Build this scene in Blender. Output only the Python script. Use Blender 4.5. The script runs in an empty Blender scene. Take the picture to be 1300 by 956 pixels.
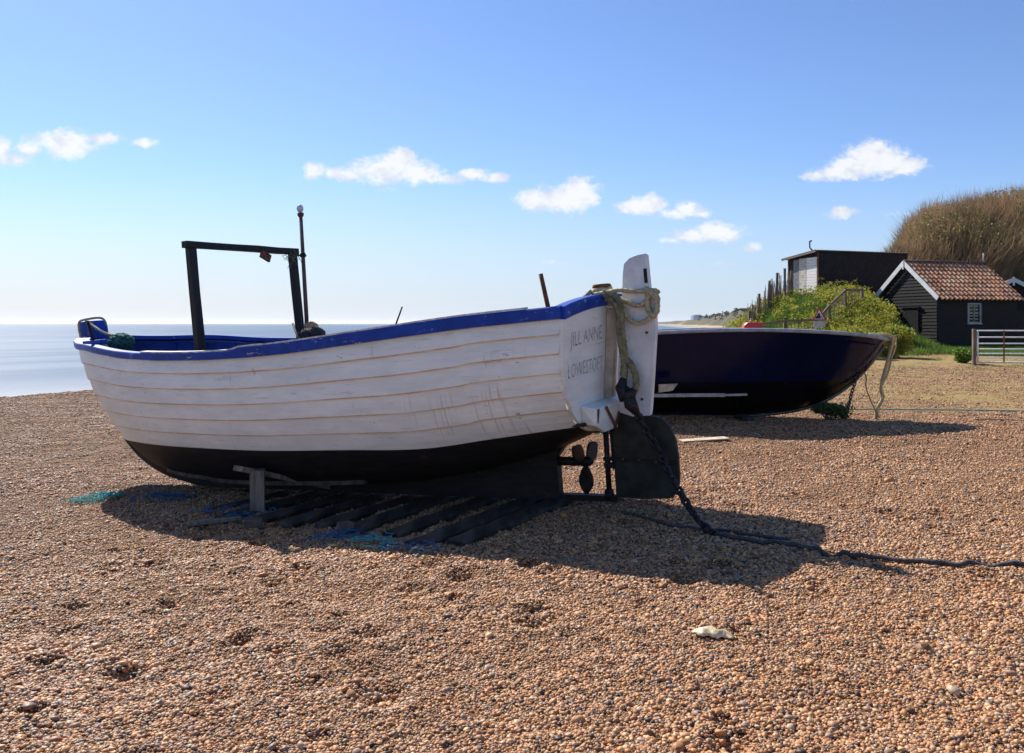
import bpy, math, random
import numpy as np
from mathutils import Vector, Matrix, Euler
random.seed(7); RNG = np.random.default_rng(11)
R = math.radians; PI = math.pi
sc = bpy.context.scene
COL = sc.collection

# ------------------------------------------------------------------ camera
cd = bpy.data.cameras.new("camera"); cam = bpy.data.objects.new("camera", cd); COL.objects.link(cam)
cam.location = (0, 0, 1.6); cam.rotation_euler = (R(90), 0, 0)
cd.sensor_width = 36; cd.lens = 1080 / 1300 * 36; cd.shift_y = -67 / 1300
cd.clip_start = 0.1; cd.clip_end = 90000
sc.camera = cam

# ------------------------------------------------------------------ light
SUN_AZ = 35.0      # degrees left of the +Y axis
SUN_EL = 42.0
sun_dir = Vector((-math.sin(R(SUN_AZ)) * math.cos(R(SUN_EL)), math.cos(R(SUN_AZ)) * math.cos(R(SUN_EL)), math.sin(R(SUN_EL))))
ld = bpy.data.lights.new("sun", 'SUN'); ld.energy = 4.8; ld.angle = R(0.55); ld.color = (1, 0.94, 0.86)
lo = bpy.data.objects.new("sun", ld); COL.objects.link(lo)
lo.rotation_euler = sun_dir.to_track_quat('Z', 'Y').to_euler(); lo.location = (-30, 40, 40)
sc.view_settings.view_transform = 'Standard'; sc.view_settings.look = 'None'
sc.view_settings.gamma = 1.0; sc.view_settings.use_curve_mapping = False
sc.view_settings.exposure = 0.72
SKY_STRENGTH = 0.061
sc.cycles.max_bounces = 5; sc.cycles.diffuse_bounces = 3; sc.cycles.glossy_bounces = 2; sc.cycles.transmission_bounces = 2; sc.cycles.volume_bounces = 0


class NT:
    """small node helper"""
    def __init__(s, tree): s.t = tree; s.n = tree.nodes; s.l = tree.links
    def new(s, typ, **kw):
        nd = s.n.new(typ)
        for k, v in kw.items(): setattr(nd, k, v)
        return nd
    def put(s, sock, v):
        if isinstance(v, bpy.types.NodeSocket): s.l.new(v, sock)
        elif isinstance(v, (tuple, list)) and len(v) == 3 and sock.type == 'RGBA': sock.default_value = (*v, 1)
        else: sock.default_value = v
    def math(s, op, a, b=0.0, c=None, clamp=False):
        nd = s.new('ShaderNodeMath', operation=op, use_clamp=clamp)
        s.put(nd.inputs[0], a); s.put(nd.inputs[1], b)
        if c is not None: s.put(nd.inputs[2], c)
        return nd.outputs[0]
    def mix(s, f, a, b, mode='MIX'):
        nd = s.new('ShaderNodeMix', data_type='RGBA', blend_type=mode)
        s.put(nd.inputs[0], f); s.put(nd.inputs[6], a); s.put(nd.inputs[7], b)
        return nd.outputs[2]
    def noise(s, vec, scale, detail=3, rough=0.55, dist=0.0, out=0):
        nd = s.new('ShaderNodeTexNoise'); s.put(nd.inputs['Vector'], vec)
        nd.inputs['Scale'].default_value = scale; nd.inputs['Detail'].default_value = detail
        nd.inputs['Roughness'].default_value = rough; nd.inputs['Distortion'].default_value = dist
        return nd.outputs[out]
    def vor(s, vec, scale, feature='F1', rnd=1.0):
        nd = s.new('ShaderNodeTexVoronoi', feature=feature); s.put(nd.inputs['Vector'], vec)
        nd.inputs['Scale'].default_value = scale; nd.inputs['Randomness'].default_value = rnd
        return nd
    def ss(s, x, lo_, hi_):
        nd = s.new('ShaderNodeMapRange', interpolation_type='SMOOTHSTEP'); s.put(nd.inputs[0], x)
        nd.inputs[1].default_value = lo_; nd.inputs[2].default_value = hi_
        return nd.outputs[0]
    def ramp(s, f, stops, interp='LINEAR'):
        nd = s.new('ShaderNodeValToRGB'); s.put(nd.inputs[0], f); cr = nd.color_ramp; cr.interpolation = interp
        while len(cr.elements) < len(stops): cr.elements.new(0.5)
        for e, (p, c) in zip(cr.elements, stops): e.position = p; e.color = (*c, 1)
        return nd.outputs[0]
    def mapping(s, vec, scale=(1, 1, 1), rot=(0, 0, 0), loc=(0, 0, 0)):
        nd = s.new('ShaderNodeMapping'); s.put(nd.inputs[0], vec)
        nd.inputs['Scale'].default_value = scale; nd.inputs['Rotation'].default_value = rot; nd.inputs['Location'].default_value = loc
        return nd.outputs[0]
    def bump(s, h, strength=0.3, dist=0.01, normal=None):
        nd = s.new('ShaderNodeBump'); s.put(nd.inputs['Height'], h)
        nd.inputs['Strength'].default_value = strength; nd.inputs['Distance'].default_value = dist
        if normal is not None: s.put(nd.inputs['Normal'], normal)
        return nd.outputs[0]


# ------------------------------------------------------------------ sky
w = bpy.data.worlds.new("World"); sc.world = w; w.use_nodes = True
w.node_tree.nodes.clear(); N = NT(w.node_tree)
sky = N.new('ShaderNodeTexSky', sky_type='NISHITA'); sky.sun_disc = False
sky.sun_elevation = R(SUN_EL); sky.sun_rotation = R(-SUN_AZ)
sky.altitude = 0; sky.air_density = 1.0; sky.dust_density = 0.25; sky.ozone_density = 3.0
tc = N.new('ShaderNodeTexCoord'); sep = N.new('ShaderNodeSeparateXYZ'); N.l.new(tc.outputs['Generated'], sep.inputs[0])
yy = N.math('MAXIMUM', sep.outputs[1], 0.02)
A = N.math('DIVIDE', sep.outputs[0], yy); Ee = N.math('DIVIDE', sep.outputs[2], yy)
front = N.math('GREATER_THAN', sep.outputs[1], 0.1)
cv = N.new('ShaderNodeCombineXYZ'); N.put(cv.inputs[0], A); N.put(cv.inputs[1], Ee)
cl_vec = cv.outputs[0]
# the fair-weather clouds, each a few overlapping puffs: direction tangent (a, e), half sizes, weight
PUFFS = [
 (-.527,.212,.036,.0145,1),(-.568,.205,.022,.009,.85),(-.600,.203,.014,.013,.85),(-.585,.194,.024,.008,.8),
 (-.478,.218,.030,.007,.8),(-.433,.212,.018,.006,.8),(-.54,.193,.016,.004,.3),(-.490,.196,.018,.003,.3),
 (-.232,.179,.014,.010,.85),(-.200,.176,.026,.008,.75),(-.150,.181,.036,.016,1.0),(-.132,.188,.022,.016,1.05),(-.115,.178,.034,.012,.95),
 (-.075,.170,.030,.006,.7),(-.045,.174,.022,.007,.9),(-.020,.172,.018,.006,.85),
 (.026,.146,.022,.010,.95),(.045,.147,.026,.0125,1),(.078,.151,.026,.017,1),(.066,.143,.034,.010,1),
 (.148,.139,.026,.0085,.9),(.162,.141,.024,.0095,.95),(.190,.130,.020,.006,.8),(.206,.134,.020,.008,.95),(.22,.129,.016,.005,.8),
 (.215,.103,.030,.0075,.8),(.238,.108,.028,.010,.95),(.253,.106,.024,.009,.8),(.186,.098,.018,.004,.6),(.282,.090,.012,.005,.6),
 (.356,.174,.018,.007,.85),(.405,.188,.034,.013,.95),(.428,.194,.040,.017,1.08),(.455,.187,.034,.012,.95),(.385,.177,.030,.008,.9),
 (.385,.130,.020,.0065,.85),(.46,.128,.03,.006,.35),(.06,.072,.03,.003,.3),(.235,.068,.03,.004,.3),(-.04,.092,.018,.004,.25)]
nz1 = N.noise(N.mapping(cl_vec, (1, 1.25, 1)), 34, 7, .66, .1); nz2 = N.noise(N.mapping(cl_vec, (1, 1.4, 1)), 90, 5, .6)
nzz = N.math('ADD', N.math('MULTIPLY', N.math('SUBTRACT', nz1, .5), 1.9), N.math('MULTIPLY', N.math('SUBTRACT', nz2, .5), 1.1))
dens = None; hgt = None
for (a, e, sw, sh, wt) in PUFFS:
    nd = N.new('ShaderNodeMapping', vector_type='POINT'); N.put(nd.inputs[0], cl_vec)
    nd.inputs['Location'].default_value = (-a / (sw * 1.12), -e / (sh * 1.32), 0); nd.inputs['Scale'].default_value = (1 / (sw * 1.12), 1 / (sh * 1.32), 1)
    ln = N.new('ShaderNodeVectorMath', operation='LENGTH'); N.l.new(nd.outputs[0], ln.inputs[0])
    dd = N.math('MULTIPLY', N.math('SUBTRACT', 1.35, ln.outputs['Value']), wt)
    dd = N.math('MAXIMUM', dd, -1.0)
    dens = dd if dens is None else N.math('SMOOTH_MAX', dens, dd, .25)
cm = N.ss(N.math('ADD', dens, N.math('MULTIPLY', nzz, .85)), .20, .92)
cm = N.math('MULTIPLY', cm, front)
shade = N.ss(N.math('ADD', N.noise(N.mapping(cl_vec, (1, 1.3, 1), loc=(0, -.004, 0)), 38, 4, .6), N.math('MULTIPLY', dens, .12)), .40, .66)
ccol = N.mix(shade, (7.6, 7.8, 8.5), (9.9, 9.9, 10.0))
hz = N.ss(Ee, .20, -.03)                       # fine sea mist low over the horizon
lf = N.ss(A, .55, -.75)                        # thicker toward the sun
mist = N.math('MULTIPLY', hz, N.math('ADD', .88, N.math('MULTIPLY', lf, .08)))
blue = N.mix(1.0, sky.outputs[0], (1.0, 1.14, 1.44), 'MULTIPLY')      # the clear polarised blue of the day
mcol = N.mix(lf, (5.3, 6.6, 8.3), (7.6, 7.75, 8.15))
skyc = N.mix(N.math('MULTIPLY', mist, front), blue, mcol)
fin = N.mix(N.math('MULTIPLY', cm, .9), skyc, ccol)
bg = N.new('ShaderNodeBackground'); N.put(bg.inputs[0], fin); bg.inputs[1].default_value = SKY_STRENGTH
wo = N.new('ShaderNodeOutputWorld'); N.l.new(bg.outputs[0], wo.inputs[0])


# ------------------------------------------------------------------ helpers
MATS = {}
def mat(name, color=(.5, .5, .5), rough=.8, metal=0.0, var=0.0, vscale=8.0, bump=0.0, bscale=60.0, bdist=.004, spec=.3, stretch=(1, 1, 1), fn=None):
    if name in MATS: return MATS[name]
    m = bpy.data.materials.new(name); m.use_nodes = True; m.node_tree.nodes.clear(); n = NT(m.node_tree)
    out = n.new('ShaderNodeOutputMaterial'); b = n.new('ShaderNodeBsdfPrincipled'); n.l.new(b.outputs[0], out.inputs[0])
    b.inputs['Roughness'].default_value = rough; b.inputs['Metallic'].default_value = metal; b.inputs['Specular IOR Level'].default_value = spec
    co = n.new('ShaderNodeTexCoord').outputs['Object']; cs = n.mapping(co, stretch)
    if var > 0:
        f = n.noise(cs, vscale, 5, .62)
        c1 = tuple(c * (1 - var) for c in color); c2 = tuple(min(1, c * (1 + var)) for c in color)
        n.put(b.inputs['Base Color'], n.mix(n.ss(f, .3, .7), c1, c2))
    else: n.put(b.inputs['Base Color'], color)
    if bump > 0: n.put(b.inputs['Normal'], n.bump(n.noise(cs, bscale, 4, .6), bump, bdist))
    if fn: fn(n, b, co)
    MATS[name] = m
    return m

class MB:
    """collects faces, then builds ONE mesh object"""
    def __init__(s): s.v = []; s.f = []; s.m = []; s.smooth = []
    def add(s, verts, faces, mi=0, smooth=False):
        o = len(s.v); s.v.extend([tuple(v) for v in verts]); s.f.extend([tuple(i + o for i in f) for f in faces])
        s.m.extend([mi] * len(faces)); s.smooth.extend([smooth] * len(faces)); return s
    def box(s, c, size, rot=None, mi=0, jit=0.0, bev=0.0):
        hx, hy, hz_ = [d / 2 for d in size]; pts = []
        for z in (-hz_, hz_):
            for (x, y) in ((-hx, -hy), (hx, -hy), (hx, hy), (-hx, hy)): pts.append(Vector((x, y, z)))
        bm_f = [(0, 3, 2, 1), (4, 5, 6, 7), (0, 1, 5, 4), (1, 2, 6, 5), (2, 3, 7, 6), (3, 0, 4, 7)]
        M = rot if isinstance(rot, Matrix) else (Euler(rot).to_matrix() if rot else Matrix.Identity(3))
        out = [M @ (p + Vector((random.uniform(-jit, jit),) * 3)) + Vector(c) for p in pts]
        return s.add(out, bm_f, mi)
    def beam(s, a, b, w_, h, up=(0, 0, 1), mi=0, segs=1, jit=0.0, taper=1.0):
        a = Vector(a); b = Vector(b); d = (b - a); L = d.length; d.normalize()
        side = d.cross(Vector(up)); side.normalize(); u = side.cross(d)
        vs = []; fs = []
        for i in range(segs + 1):
            t = i / segs; c = a.lerp(b, t); k = 1 + (taper - 1) * t
            for (p, q) in ((-1, -1), (1, -1), (1, 1), (-1, 1)):
                vs.append(c + side * (p * w_ / 2 * k + random.uniform(-jit, jit)) + u * (q * h / 2 * k + random.uniform(-jit, jit)))
        for i in range(segs):
            for k in range(4): fs.append((i * 4 + k, i * 4 + (k + 1) % 4, i * 4 + 4 + (k + 1) % 4, i * 4 + 4 + k))
        fs.append((3, 2, 1, 0)); n = segs * 4; fs.append((n, n + 1, n + 2, n + 3))
        return s.add(vs, fs, mi)
    def tube(s, pts, r, n=8, mi=0, twist=0.0, strands=0, amp=0.0, cap=True):
        pts = [Vector(p) for p in pts]; N_ = len(pts); vs = []; fs = []; prev = None; L = 0
        for i, p in enumerate(pts):
            t = (pts[min(i + 1, N_ - 1)] - pts[max(i - 1, 0)]).normalized()
            if prev is None: prev = t.orthogonal().normalized()
            a = prev - t * prev.dot(t); a = a.normalized() if a.length > 1e-6 else t.orthogonal().normalized()
            prev = a; b = t.cross(a)
            if i: L += (p - pts[i - 1]).length
            rr = r[i] if isinstance(r, (list, tuple)) else r
            for k in range(n):
                th = 2 * PI * k / n
                q = rr * (1 + amp * (abs(math.cos(strands * (th + twist * L) / 2)) - .6)) if strands else rr
                vs.append(p + a * (q * math.cos(th)) + b * (q * math.sin(th)))
        for i in range(N_ - 1):
            for k in range(n): fs.append((i * n + k, i * n + (k + 1) % n, i * n + n + (k + 1) % n, i * n + n + k))
        if cap: fs.append(tuple(range(n))[::-1]); fs.append(tuple((N_ - 1) * n + k for k in range(n)))
        return s.add(vs, fs, mi, True)
    def cyl(s, a, b, r, r2=None, n=14, mi=0):
        s.tube([a, b], [r, r2 if r2 is not None else r], n, mi)
        return s
    def prism(s, poly, axis_pt, thick, mi=0):
        """poly: list of 3D points (planar, in order), thick: Vector offset"""
        n = len(poly); a = [Vector(p) for p in poly]; t = Vector(thick)
        vs = [p - t / 2 for p in a] + [p + t / 2 for p in a]
        fs = [tuple(range(n))[::-1], tuple(range(n, 2 * n))] + [(i, (i + 1) % n, n + (i + 1) % n, n + i) for i in range(n)]
        return s.add(vs, fs, mi)
    def ball(s, c, r, n=10, m_=6, mi=0, sc_=(1, 1, 1), jit=0):
        vs = []; fs = []
        for i in range(m_ + 1):
            ph = PI * i / m_
            for k in range(n):
                th = 2 * PI * k / n; j = 1 + random.uniform(-jit, jit)
                vs.append((c[0] + r * sc_[0] * j * math.sin(ph) * math.cos(th), c[1] + r * sc_[1] * j * math.sin(ph) * math.sin(th), c[2] + r * sc_[2] * j * math.cos(ph)))
        for i in range(m_):
            for k in range(n): fs.append((i * n + k, i * n + n + k, i * n + n + (k + 1) % n, i * n + (k + 1) % n))
        return s.add(vs, fs, mi, True)
    def build(s, name, mats, parent=None, bevel=0.0):
        me = bpy.data.meshes.new(name); me.from_pydata(s.v, [], s.f)
        for m_ in (mats if isinstance(mats, (list, tuple)) else [mats]): me.materials.append(m_)
        me.polygons.foreach_set('material_index', s.m); me.polygons.foreach_set('use_smooth', s.smooth)
        me.update(); o = bpy.data.objects.new(name, me); COL.objects.link(o)
        if parent: o.parent = parent
        if bevel:
            b = o.modifiers.new('bevel', 'BEVEL'); b.width = bevel; b.segments = 2; b.limit_method = 'ANGLE'; b.angle_limit = R(40)
        return o

def npmesh(name, V, F, mats, mi=None, smooth=True, parent=None):
    me = bpy.data.meshes.new(name); V = np.asarray(V, np.float32); F = np.asarray(F, np.int32)
    k = F.shape[1]; me.vertices.add(len(V)); me.vertices.foreach_set('co', V.ravel())
    me.loops.add(F.size); me.loops.foreach_set('vertex_index', F.ravel())
    me.polygons.add(len(F)); me.polygons.foreach_set('loop_start', np.arange(0, F.size, k, dtype=np.int32))
    me.polygons.foreach_set('loop_total', np.full(len(F), k, np.int32))
    for m_ in (mats if isinstance(mats, (list, tuple)) else [mats]): me.materials.append(m_)
    if mi is not None: me.polygons.foreach_set('material_index', np.asarray(mi, np.int32))
    me.polygons.foreach_set('use_smooth', np.full(len(F), smooth)); me.update(calc_edges=True); me.validate()
    o = bpy.data.objects.new(name, me); COL.objects.link(o)
    if parent: o.parent = parent
    return o

def tag(o, label=None, cat=None, group=None, kind=None):
    if label: o['label'] = label
    if cat: o['category'] = cat
    if group: o['group'] = group
    if kind: o['kind'] = kind
    return o
def empty(name, loc=(0, 0, 0), rot=(0, 0, 0)):
    o = bpy.data.objects.new(name, None); o.empty_display_size = .2; COL.objects.link(o); o.location = loc; o.rotation_euler = rot; return o
def rel(root, m):      # world point -> root local
    return None
def sm(x): x = np.clip(x, 0, 1); return x * x * (3 - 2 * x)
def cri(x, xp, yp):
    xp = np.asarray(xp, float); yp = np.asarray(yp, float); m = np.gradient(yp, xp); x = np.asarray(x, float)
    i = np.clip(np.searchsorted(xp, x) - 1, 0, len(xp) - 2); h = xp[i + 1] - xp[i]; t = (x - xp[i]) / h
    return (2*t**3-3*t**2+1)*yp[i]+(t**3-2*t**2+t)*h*m[i]+(-2*t**3+3*t**2)*yp[i+1]+(t**3-t**2)*h*m[i+1]
def spline(pts, n=12):
    pts = [Vector(p) for p in pts]; P = [pts[0]] + pts + [pts[-1]]; out = []
    for i in range(1, len(P) - 2):
        for k in range(n):
            t = k / n; a, b, c, d = P[i - 1], P[i], P[i + 1], P[i + 2]
            out.append(.5 * ((2 * b) + (c - a) * t + (2 * a - 5 * b + 4 * c - d) * t * t + (3 * b - a - 3 * c + d) * t ** 3))
    out.append(pts[-1]); return out

# value noise
_tab = RNG.random((256, 256))
def vnoise(x, y, f, ox=0, oy=0):
    x = np.asarray(x) * f + ox; y = np.asarray(y) * f + oy; xi = np.floor(x).astype(int); yi = np.floor(y).astype(int)
    u = x - xi; v = y - yi; u = u*u*(3-2*u); v = v*v*(3-2*v)
    g = lambda a, b: _tab[a & 255, b & 255]
    return (g(xi, yi)*(1-u)+g(xi+1, yi)*u)*(1-v)+(g(xi, yi+1)*(1-u)+g(xi+1, yi+1)*u)*v - .5

# ------------------------------------------------------------------ ground
SHORE = np.array([(-105.8,-115.2),(-25.8,23.4),(-5.8,58),(14.2,92.7),(30,125),(48,180),(66,250),(90,350),(120,480),(185,800),(260,1250),(370,2000),(600,3600),(900,6000),(1300,9500)], float)
SHORE_N = None
def shore_dist(x, y):
    x = np.asarray(x, float); y = np.asarray(y, float); best = np.full(x.shape, 1e18); sg = np.zeros(x.shape)
    for i in range(len(SHORE) - 1):
        a = SHORE[i]; d = SHORE[i + 1] - a; L2 = d @ d
        t = np.clip(((x - a[0]) * d[0] + (y - a[1]) * d[1]) / L2, 0, 1)
        qx = x - a[0] - t * d[0]; qy = y - a[1] - t * d[1]; D = qx * qx + qy * qy
        cr_ = d[0] * (y - a[1]) - d[1] * (x - a[0])
        m_ = D < best; best = np.where(m_, D, best); sg = np.where(m_, np.where(cr_ < 0, 1, -1), sg)
    return np.sqrt(best) * sg
DENTS = [(random.uniform(-3.5, 4.5), random.uniform(3.2, 8.5), random.uniform(.05, .12), random.uniform(.025, .055)) for _ in range(110)]
def bankh(x, y):
    b = 3.0 * sm((x - 9.0) / 5.4) * sm((y - 33.5) / 11.0)
    cut = sm((x - 17.2) / 2.0) * (1 - sm((y - 43.2 - 7.0 * sm((x - 21.8) / 1.8)) / 2.2))
    b = b * (1 - cut)
    b = b * (1 - .0 * x)
    hill = (5.2 * sm((y - 48.0) / 11.0) + 1.2 * sm((x - 28) / 12) * sm((y - 50) / 12)) * sm((x - .40 * y) / 5.5)
    back = sm((400 - y) / 200)
    return b * sm((130 - y) / 60) + hill * sm((260 - y) / 150)
def gz(x, y, fine=True):
    x = np.asarray(x, float); y = np.asarray(y, float); s = shore_dist(x, y)
    z = np.interp(s, [-60, -10, 0, 3, 6.6, 8.2, 10.5, 14, 23.5, 27.5, 31, 34.5, 40], [-6, -3.6, -2.6, -1.8, -.80, -.58, -.62, -.60, -.53, -.36, -.12, -.02, 0])
    lift = sm((y - 10.3) / 3.0) * sm((x + 4) / 4.5) * sm((s - 14) / 8) * sm((60 - y) / 30); z = z * (1 - lift)
    z = z + .34 * sm((y - 20) / 20) * sm((x + 2) / 8) * sm((s - 20) / 10)
    near = sm((200 - y) / 60)
    z = z + bankh(x, y) * sm((s - 14) / 10)
    far = sm((y - 130) / 140)
    z = z + far * (sm((s - 13 - 8 * vnoise(x, y, .012)) / 16) * (7.8 + 4.5 * vnoise(x, y, .008) + 3 * vnoise(x, y, .05)) + sm((s - 60) / 120) * 5)
    z = z + far * sm((y - 300) / 500) * sm((1600 - y) / 900) * sm((s - 14) / 24) * 5
    if fine:
        k = sm((60 - y) / 40)
        z = z + k * (.05 * vnoise(x, y, .9, 3, 7) + .028 * vnoise(x, y, 2.7, 9, 1) + .02 * vnoise(x, y, 7.3) + .012 * vnoise(x, y, 17.0))
        for (dx, dy, r_, dep) in DENTS:
            q = (x - dx) ** 2 + (y - dy) ** 2; z = z - dep * np.exp(-q / (r_ * r_)) + .35 * dep * np.exp(-(q - 2.2 * r_ * r_) ** 2 / (r_ ** 4 * 3))
    return z
def g1(x, y): return float(gz(np.array([x]), np.array([y]), False)[0])

PEB = [(0.0, (0.041, 0.028, 0.022)), (0.09, (0.125, 0.065, 0.033)), (0.2, (0.342, 0.153, 0.055)), (0.34, (0.56, 0.265, 0.092)), (0.46, (0.384, 0.195, 0.088)), (0.56, (0.643, 0.344, 0.144)), (0.64, (0.238, 0.167, 0.12)), (0.72, (0.373, 0.251, 0.16)), (0.76, (0.497, 0.233, 0.08)), (0.84, (0.726, 0.446, 0.215)), (0.91, (0.436, 0.335, 0.239)), (0.96, (0.518, 0.195, 0.064)), (1.0, (0.829, 0.66, 0.447))]
def beach_fn(n, b, co):
    g = n.new('ShaderNodeNewGeometry').outputs['Position']; sp = n.new('ShaderNodeSeparateXYZ'); n.l.new(g, sp.inputs[0])
    v1 = n.vor(g, 62); v2 = n.vor(g, 105); v3 = n.vor(g, 26)
    c1 = n.ramp(n.math('FRACT', n.math('MULTIPLY', n.new('ShaderNodeSeparateColor').inputs[0].node.outputs[0] if False else sepc(n, v1.outputs['Color']), 1.0)), PEB)
    c2 = n.ramp(sepc(n, v2.outputs['Color']), PEB)
    c3 = n.ramp(sepc(n, v3.outputs['Color']), PEB)
    big = n.noise(g, .5, 3, .6); med = n.noise(g, 3.5, 3, .6)
    c = n.mix(n.ss(med, .42, .58), c1, c2)
    c = n.mix(n.math('MULTIPLY', n.ss(n.noise(g, 9, 2), .5, .7), .5), c, c3)
    tone = n.mix(n.ss(big, .3, .7), (.86, .82, .82), (1.08, 1.02, .98))
    c = n.mix(1.0, c, tone, 'MULTIPLY')
    # short turf and sandy track on the landward side
    s1 = n.noise(n.mapping(g, (.10, .55, 1)), 1.0, 4, .6); s2 = n.noise(g, 1.6, 4, .65)
    reg = n.math('MULTIPLY', n.ss(sp.outputs[1], 12.5, 19.0), n.ss(sp.outputs[0], 1.5, 8.0))
    gr = n.math('MULTIPLY', reg, n.ss(n.math('ADD', s1, n.math('MULTIPLY', s2, .6)), .60, .82))
    gcol = n.mix(n.ss(n.noise(g, 5, 4, .7), .35, .65), (.24, .20, .055), (.36, .27, .10))
    track = n.mix(n.ss(n.noise(g, 14, 5, .8), .35, .65), (.34, .21, .12), (.54, .36, .22))
    c = n.mix(1.0, c, (.56, .62, .72), 'MULTIPLY'); c = n.mix(n.math('MULTIPLY', reg, .62), c, track)  # multiply paints the pebbles' self-shadowing into the ground colour, then track mixed over
    c = n.mix(n.math('MULTIPLY', gr, .7), c, gcol)
    # grown-over banks
    veg = n.new('ShaderNodeAttribute'); veg.attribute_name = 'veg'
    vcol = n.mix(n.ss(n.noise(g, .7, 5, .7), .35, .65), (.05, .085, .018), (.12, .13, .035))
    dist_far = n.ss(sp.outputs[1], 150, 420)
    fcol = n.mix(n.ss(n.noise(g, .03, 4, .7), .35, .65), (.06, .065, .035), (.12, .105, .06))
    vcol = n.mix(dist_far, vcol, fcol)
    c = n.mix(veg.outputs['Fac'], c, vcol)
    c = n.mix(n.math('MULTIPLY', dist_far, n.math('SUBTRACT', 1, veg.outputs['Fac'])), c, (.42, .32, .21))
    # wet line at the water's edge
    wet = n.ss(sp.outputs[2], -1.9, -2.35)
    c = n.mix(n.math('MULTIPLY', wet, .6), c, (.13, .10, .08))
    n.put(b.inputs['Base Color'], c)
    h = n.math('ADD', n.math('SUBTRACT', 1, n.math('MULTIPLY', v1.outputs['Distance'], 60 / 1.0 * .015)), n.math('MULTIPLY', n.math('SUBTRACT', 1, v2.outputs['Distance']), .6))
    nb = n.bump(h, .9, .012); nb = n.bump(n.noise(g, 22, 3, .7), .6, .02, nb)
    n.put(b.inputs['Normal'], nb)
def sepc(n, c):
    nd = n.new('ShaderNodeSeparateColor'); n.put(nd.inputs[0], c); return nd.outputs[0]
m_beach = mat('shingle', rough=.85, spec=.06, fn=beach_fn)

def build_ground():
    r = list(np.arange(3.0, 15.0, .05)); d = .05
    while r[-1] < 12000: d = max(d * 1.02, r[-1] * .012) if r[-1] > 15 else d; d = min(d, r[-1] * .02); r.append(r[-1] + d)
    r = np.array([.3, 1.2, 2.2] + r); az = np.radians(np.concatenate([np.linspace(-88, -44, 60)[:-1], np.linspace(-44, 44, 640), np.linspace(44, 88, 60)[1:]]))
    RR, AZ = np.meshgrid(r, az, indexing='ij'); X = RR * np.sin(AZ); Y = RR * np.cos(AZ) - 2.0
    Z = gz(X, Y); s = shore_dist(X, Y)
    V = np.stack([X.ravel(), Y.ravel(), Z.ravel()], 1); nr, na = X.shape
    i = np.arange(nr - 1)[:, None] * na + np.arange(na - 1)[None]; i = i.ravel()
    F = np.stack([i, i + na, i + na + 1, i + 1], 1)
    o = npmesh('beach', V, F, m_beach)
    bk = bankh(X, Y) * sm((s - 14) / 10)
    edge = vnoise(X, Y, .6) * .5 + vnoise(X, Y, 2.1) * .3
    veg = sm((bk + edge * .5 - .12) / .35)
    far = sm((Y - 130) / 100) * sm((s - 8 - 6 * vnoise(X, Y, .02)) / 8) * sm(.6 + 1.8 * vnoise(X, Y, .006, 5, 5) + .9)
    veg = np.maximum(veg, far)
    hutgrass = sm((Y - 36.6 - edge * .9) / 1.0) * sm((X - 11) / 3) * sm((60 - Y) / 8); veg = np.maximum(veg, hutgrass)
    at = o.data.attributes.new('veg', 'FLOAT', 'POINT'); at.data.foreach_set('value', veg.ravel().astype(np.float32))
    tag(o, kind='structure')
build_ground()

# sea
def sea_fn(n, b, co):
    g = n.new('ShaderNodeNewGeometry').outputs['Position']; sp = n.new('ShaderNodeSeparateXYZ'); n.l.new(g, sp.inputs[0])
    rot = n.mapping(g, (1, 1, 1), (0, 0, R(-60)))
    w1 = n.noise(n.mapping(rot, (.05, .25, 1)), 1.0, 4, .6); w2 = n.noise(n.mapping(rot, (.5, 1.6, 1)), 1.0, 4, .65); w3 = n.noise(n.mapping(rot, (.012, .07, 1)), 1.0, 3, .5)
    c = n.mix(n.ss(n.math('ADD', n.math('MULTIPLY', w3, .6), n.math('MULTIPLY', w1, .4)), .40, .60), (.070, .120, .185), (.145, .195, .245))
    att = n.new('ShaderNodeAttribute'); att.attribute_name = 'shore'
    wob = n.math('ADD', att.outputs['Fac'], n.math('MULTIPLY', n.math('SUBTRACT', w1, .5), 7.0))
    c = n.mix(n.ss(wob, 38, 4), c, (.30, .32, .34))
    foam = n.math('MULTIPLY', n.ss(n.noise(n.mapping(rot, (.25, 1.5, 1)), 1.0, 5, .7), .50, .60), n.ss(wob, 10, 1.5))
    line = n.math('MULTIPLY', n.math('MULTIPLY', n.ss(wob, 12.5, 14.0), n.ss(wob, 17.0, 15.0)), n.ss(w2, .42, .58))
    fo = n.math('MAXIMUM', foam, n.math('MULTIPLY', line, .7))
    n.put(b.inputs['Base Color'], n.mix(fo, c, (.82, .83, .84)))
    n.put(b.inputs['Roughness'], n.math('ADD', .42, n.math('MULTIPLY', fo, .5)))
    nb = n.bump(w1, .35, .6); nb = n.bump(w2, .5, .12, nb); n.put(b.inputs['Normal'], nb)
m_sea = mat('sea_water', rough=.25, spec=.04, fn=sea_fn)
def build_sea():
    r = [6.0]
    while r[-1] < 30000: r.append(r[-1] * 1.03 + .3)
    r = np.array(r); az = np.radians(np.linspace(-89, 60, 200)); RR, AZ = np.meshgrid(r, az, indexing='ij')
    X = RR * np.sin(AZ) ; Y = RR * np.cos(AZ) - 3; s = shore_dist(X, Y); Z = np.full(X.shape, -2.6) + .03 * vnoise(X, Y, .12) * sm((300 - Y) / 200)
    nr, na = X.shape; i = (np.arange(nr - 1)[:, None] * na + np.arange(na - 1)[None]).ravel()
    o = npmesh('sea', np.stack([X.ravel(), Y.ravel(), Z.ravel()], 1), np.stack([i, i + na, i + na + 1, i + 1], 1), m_sea)
    at = o.data.attributes.new('shore', 'FLOAT', 'POINT'); at.data.foreach_set('value', (-s).ravel().astype(np.float32))
    tag(o, kind='structure')
build_sea()

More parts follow.
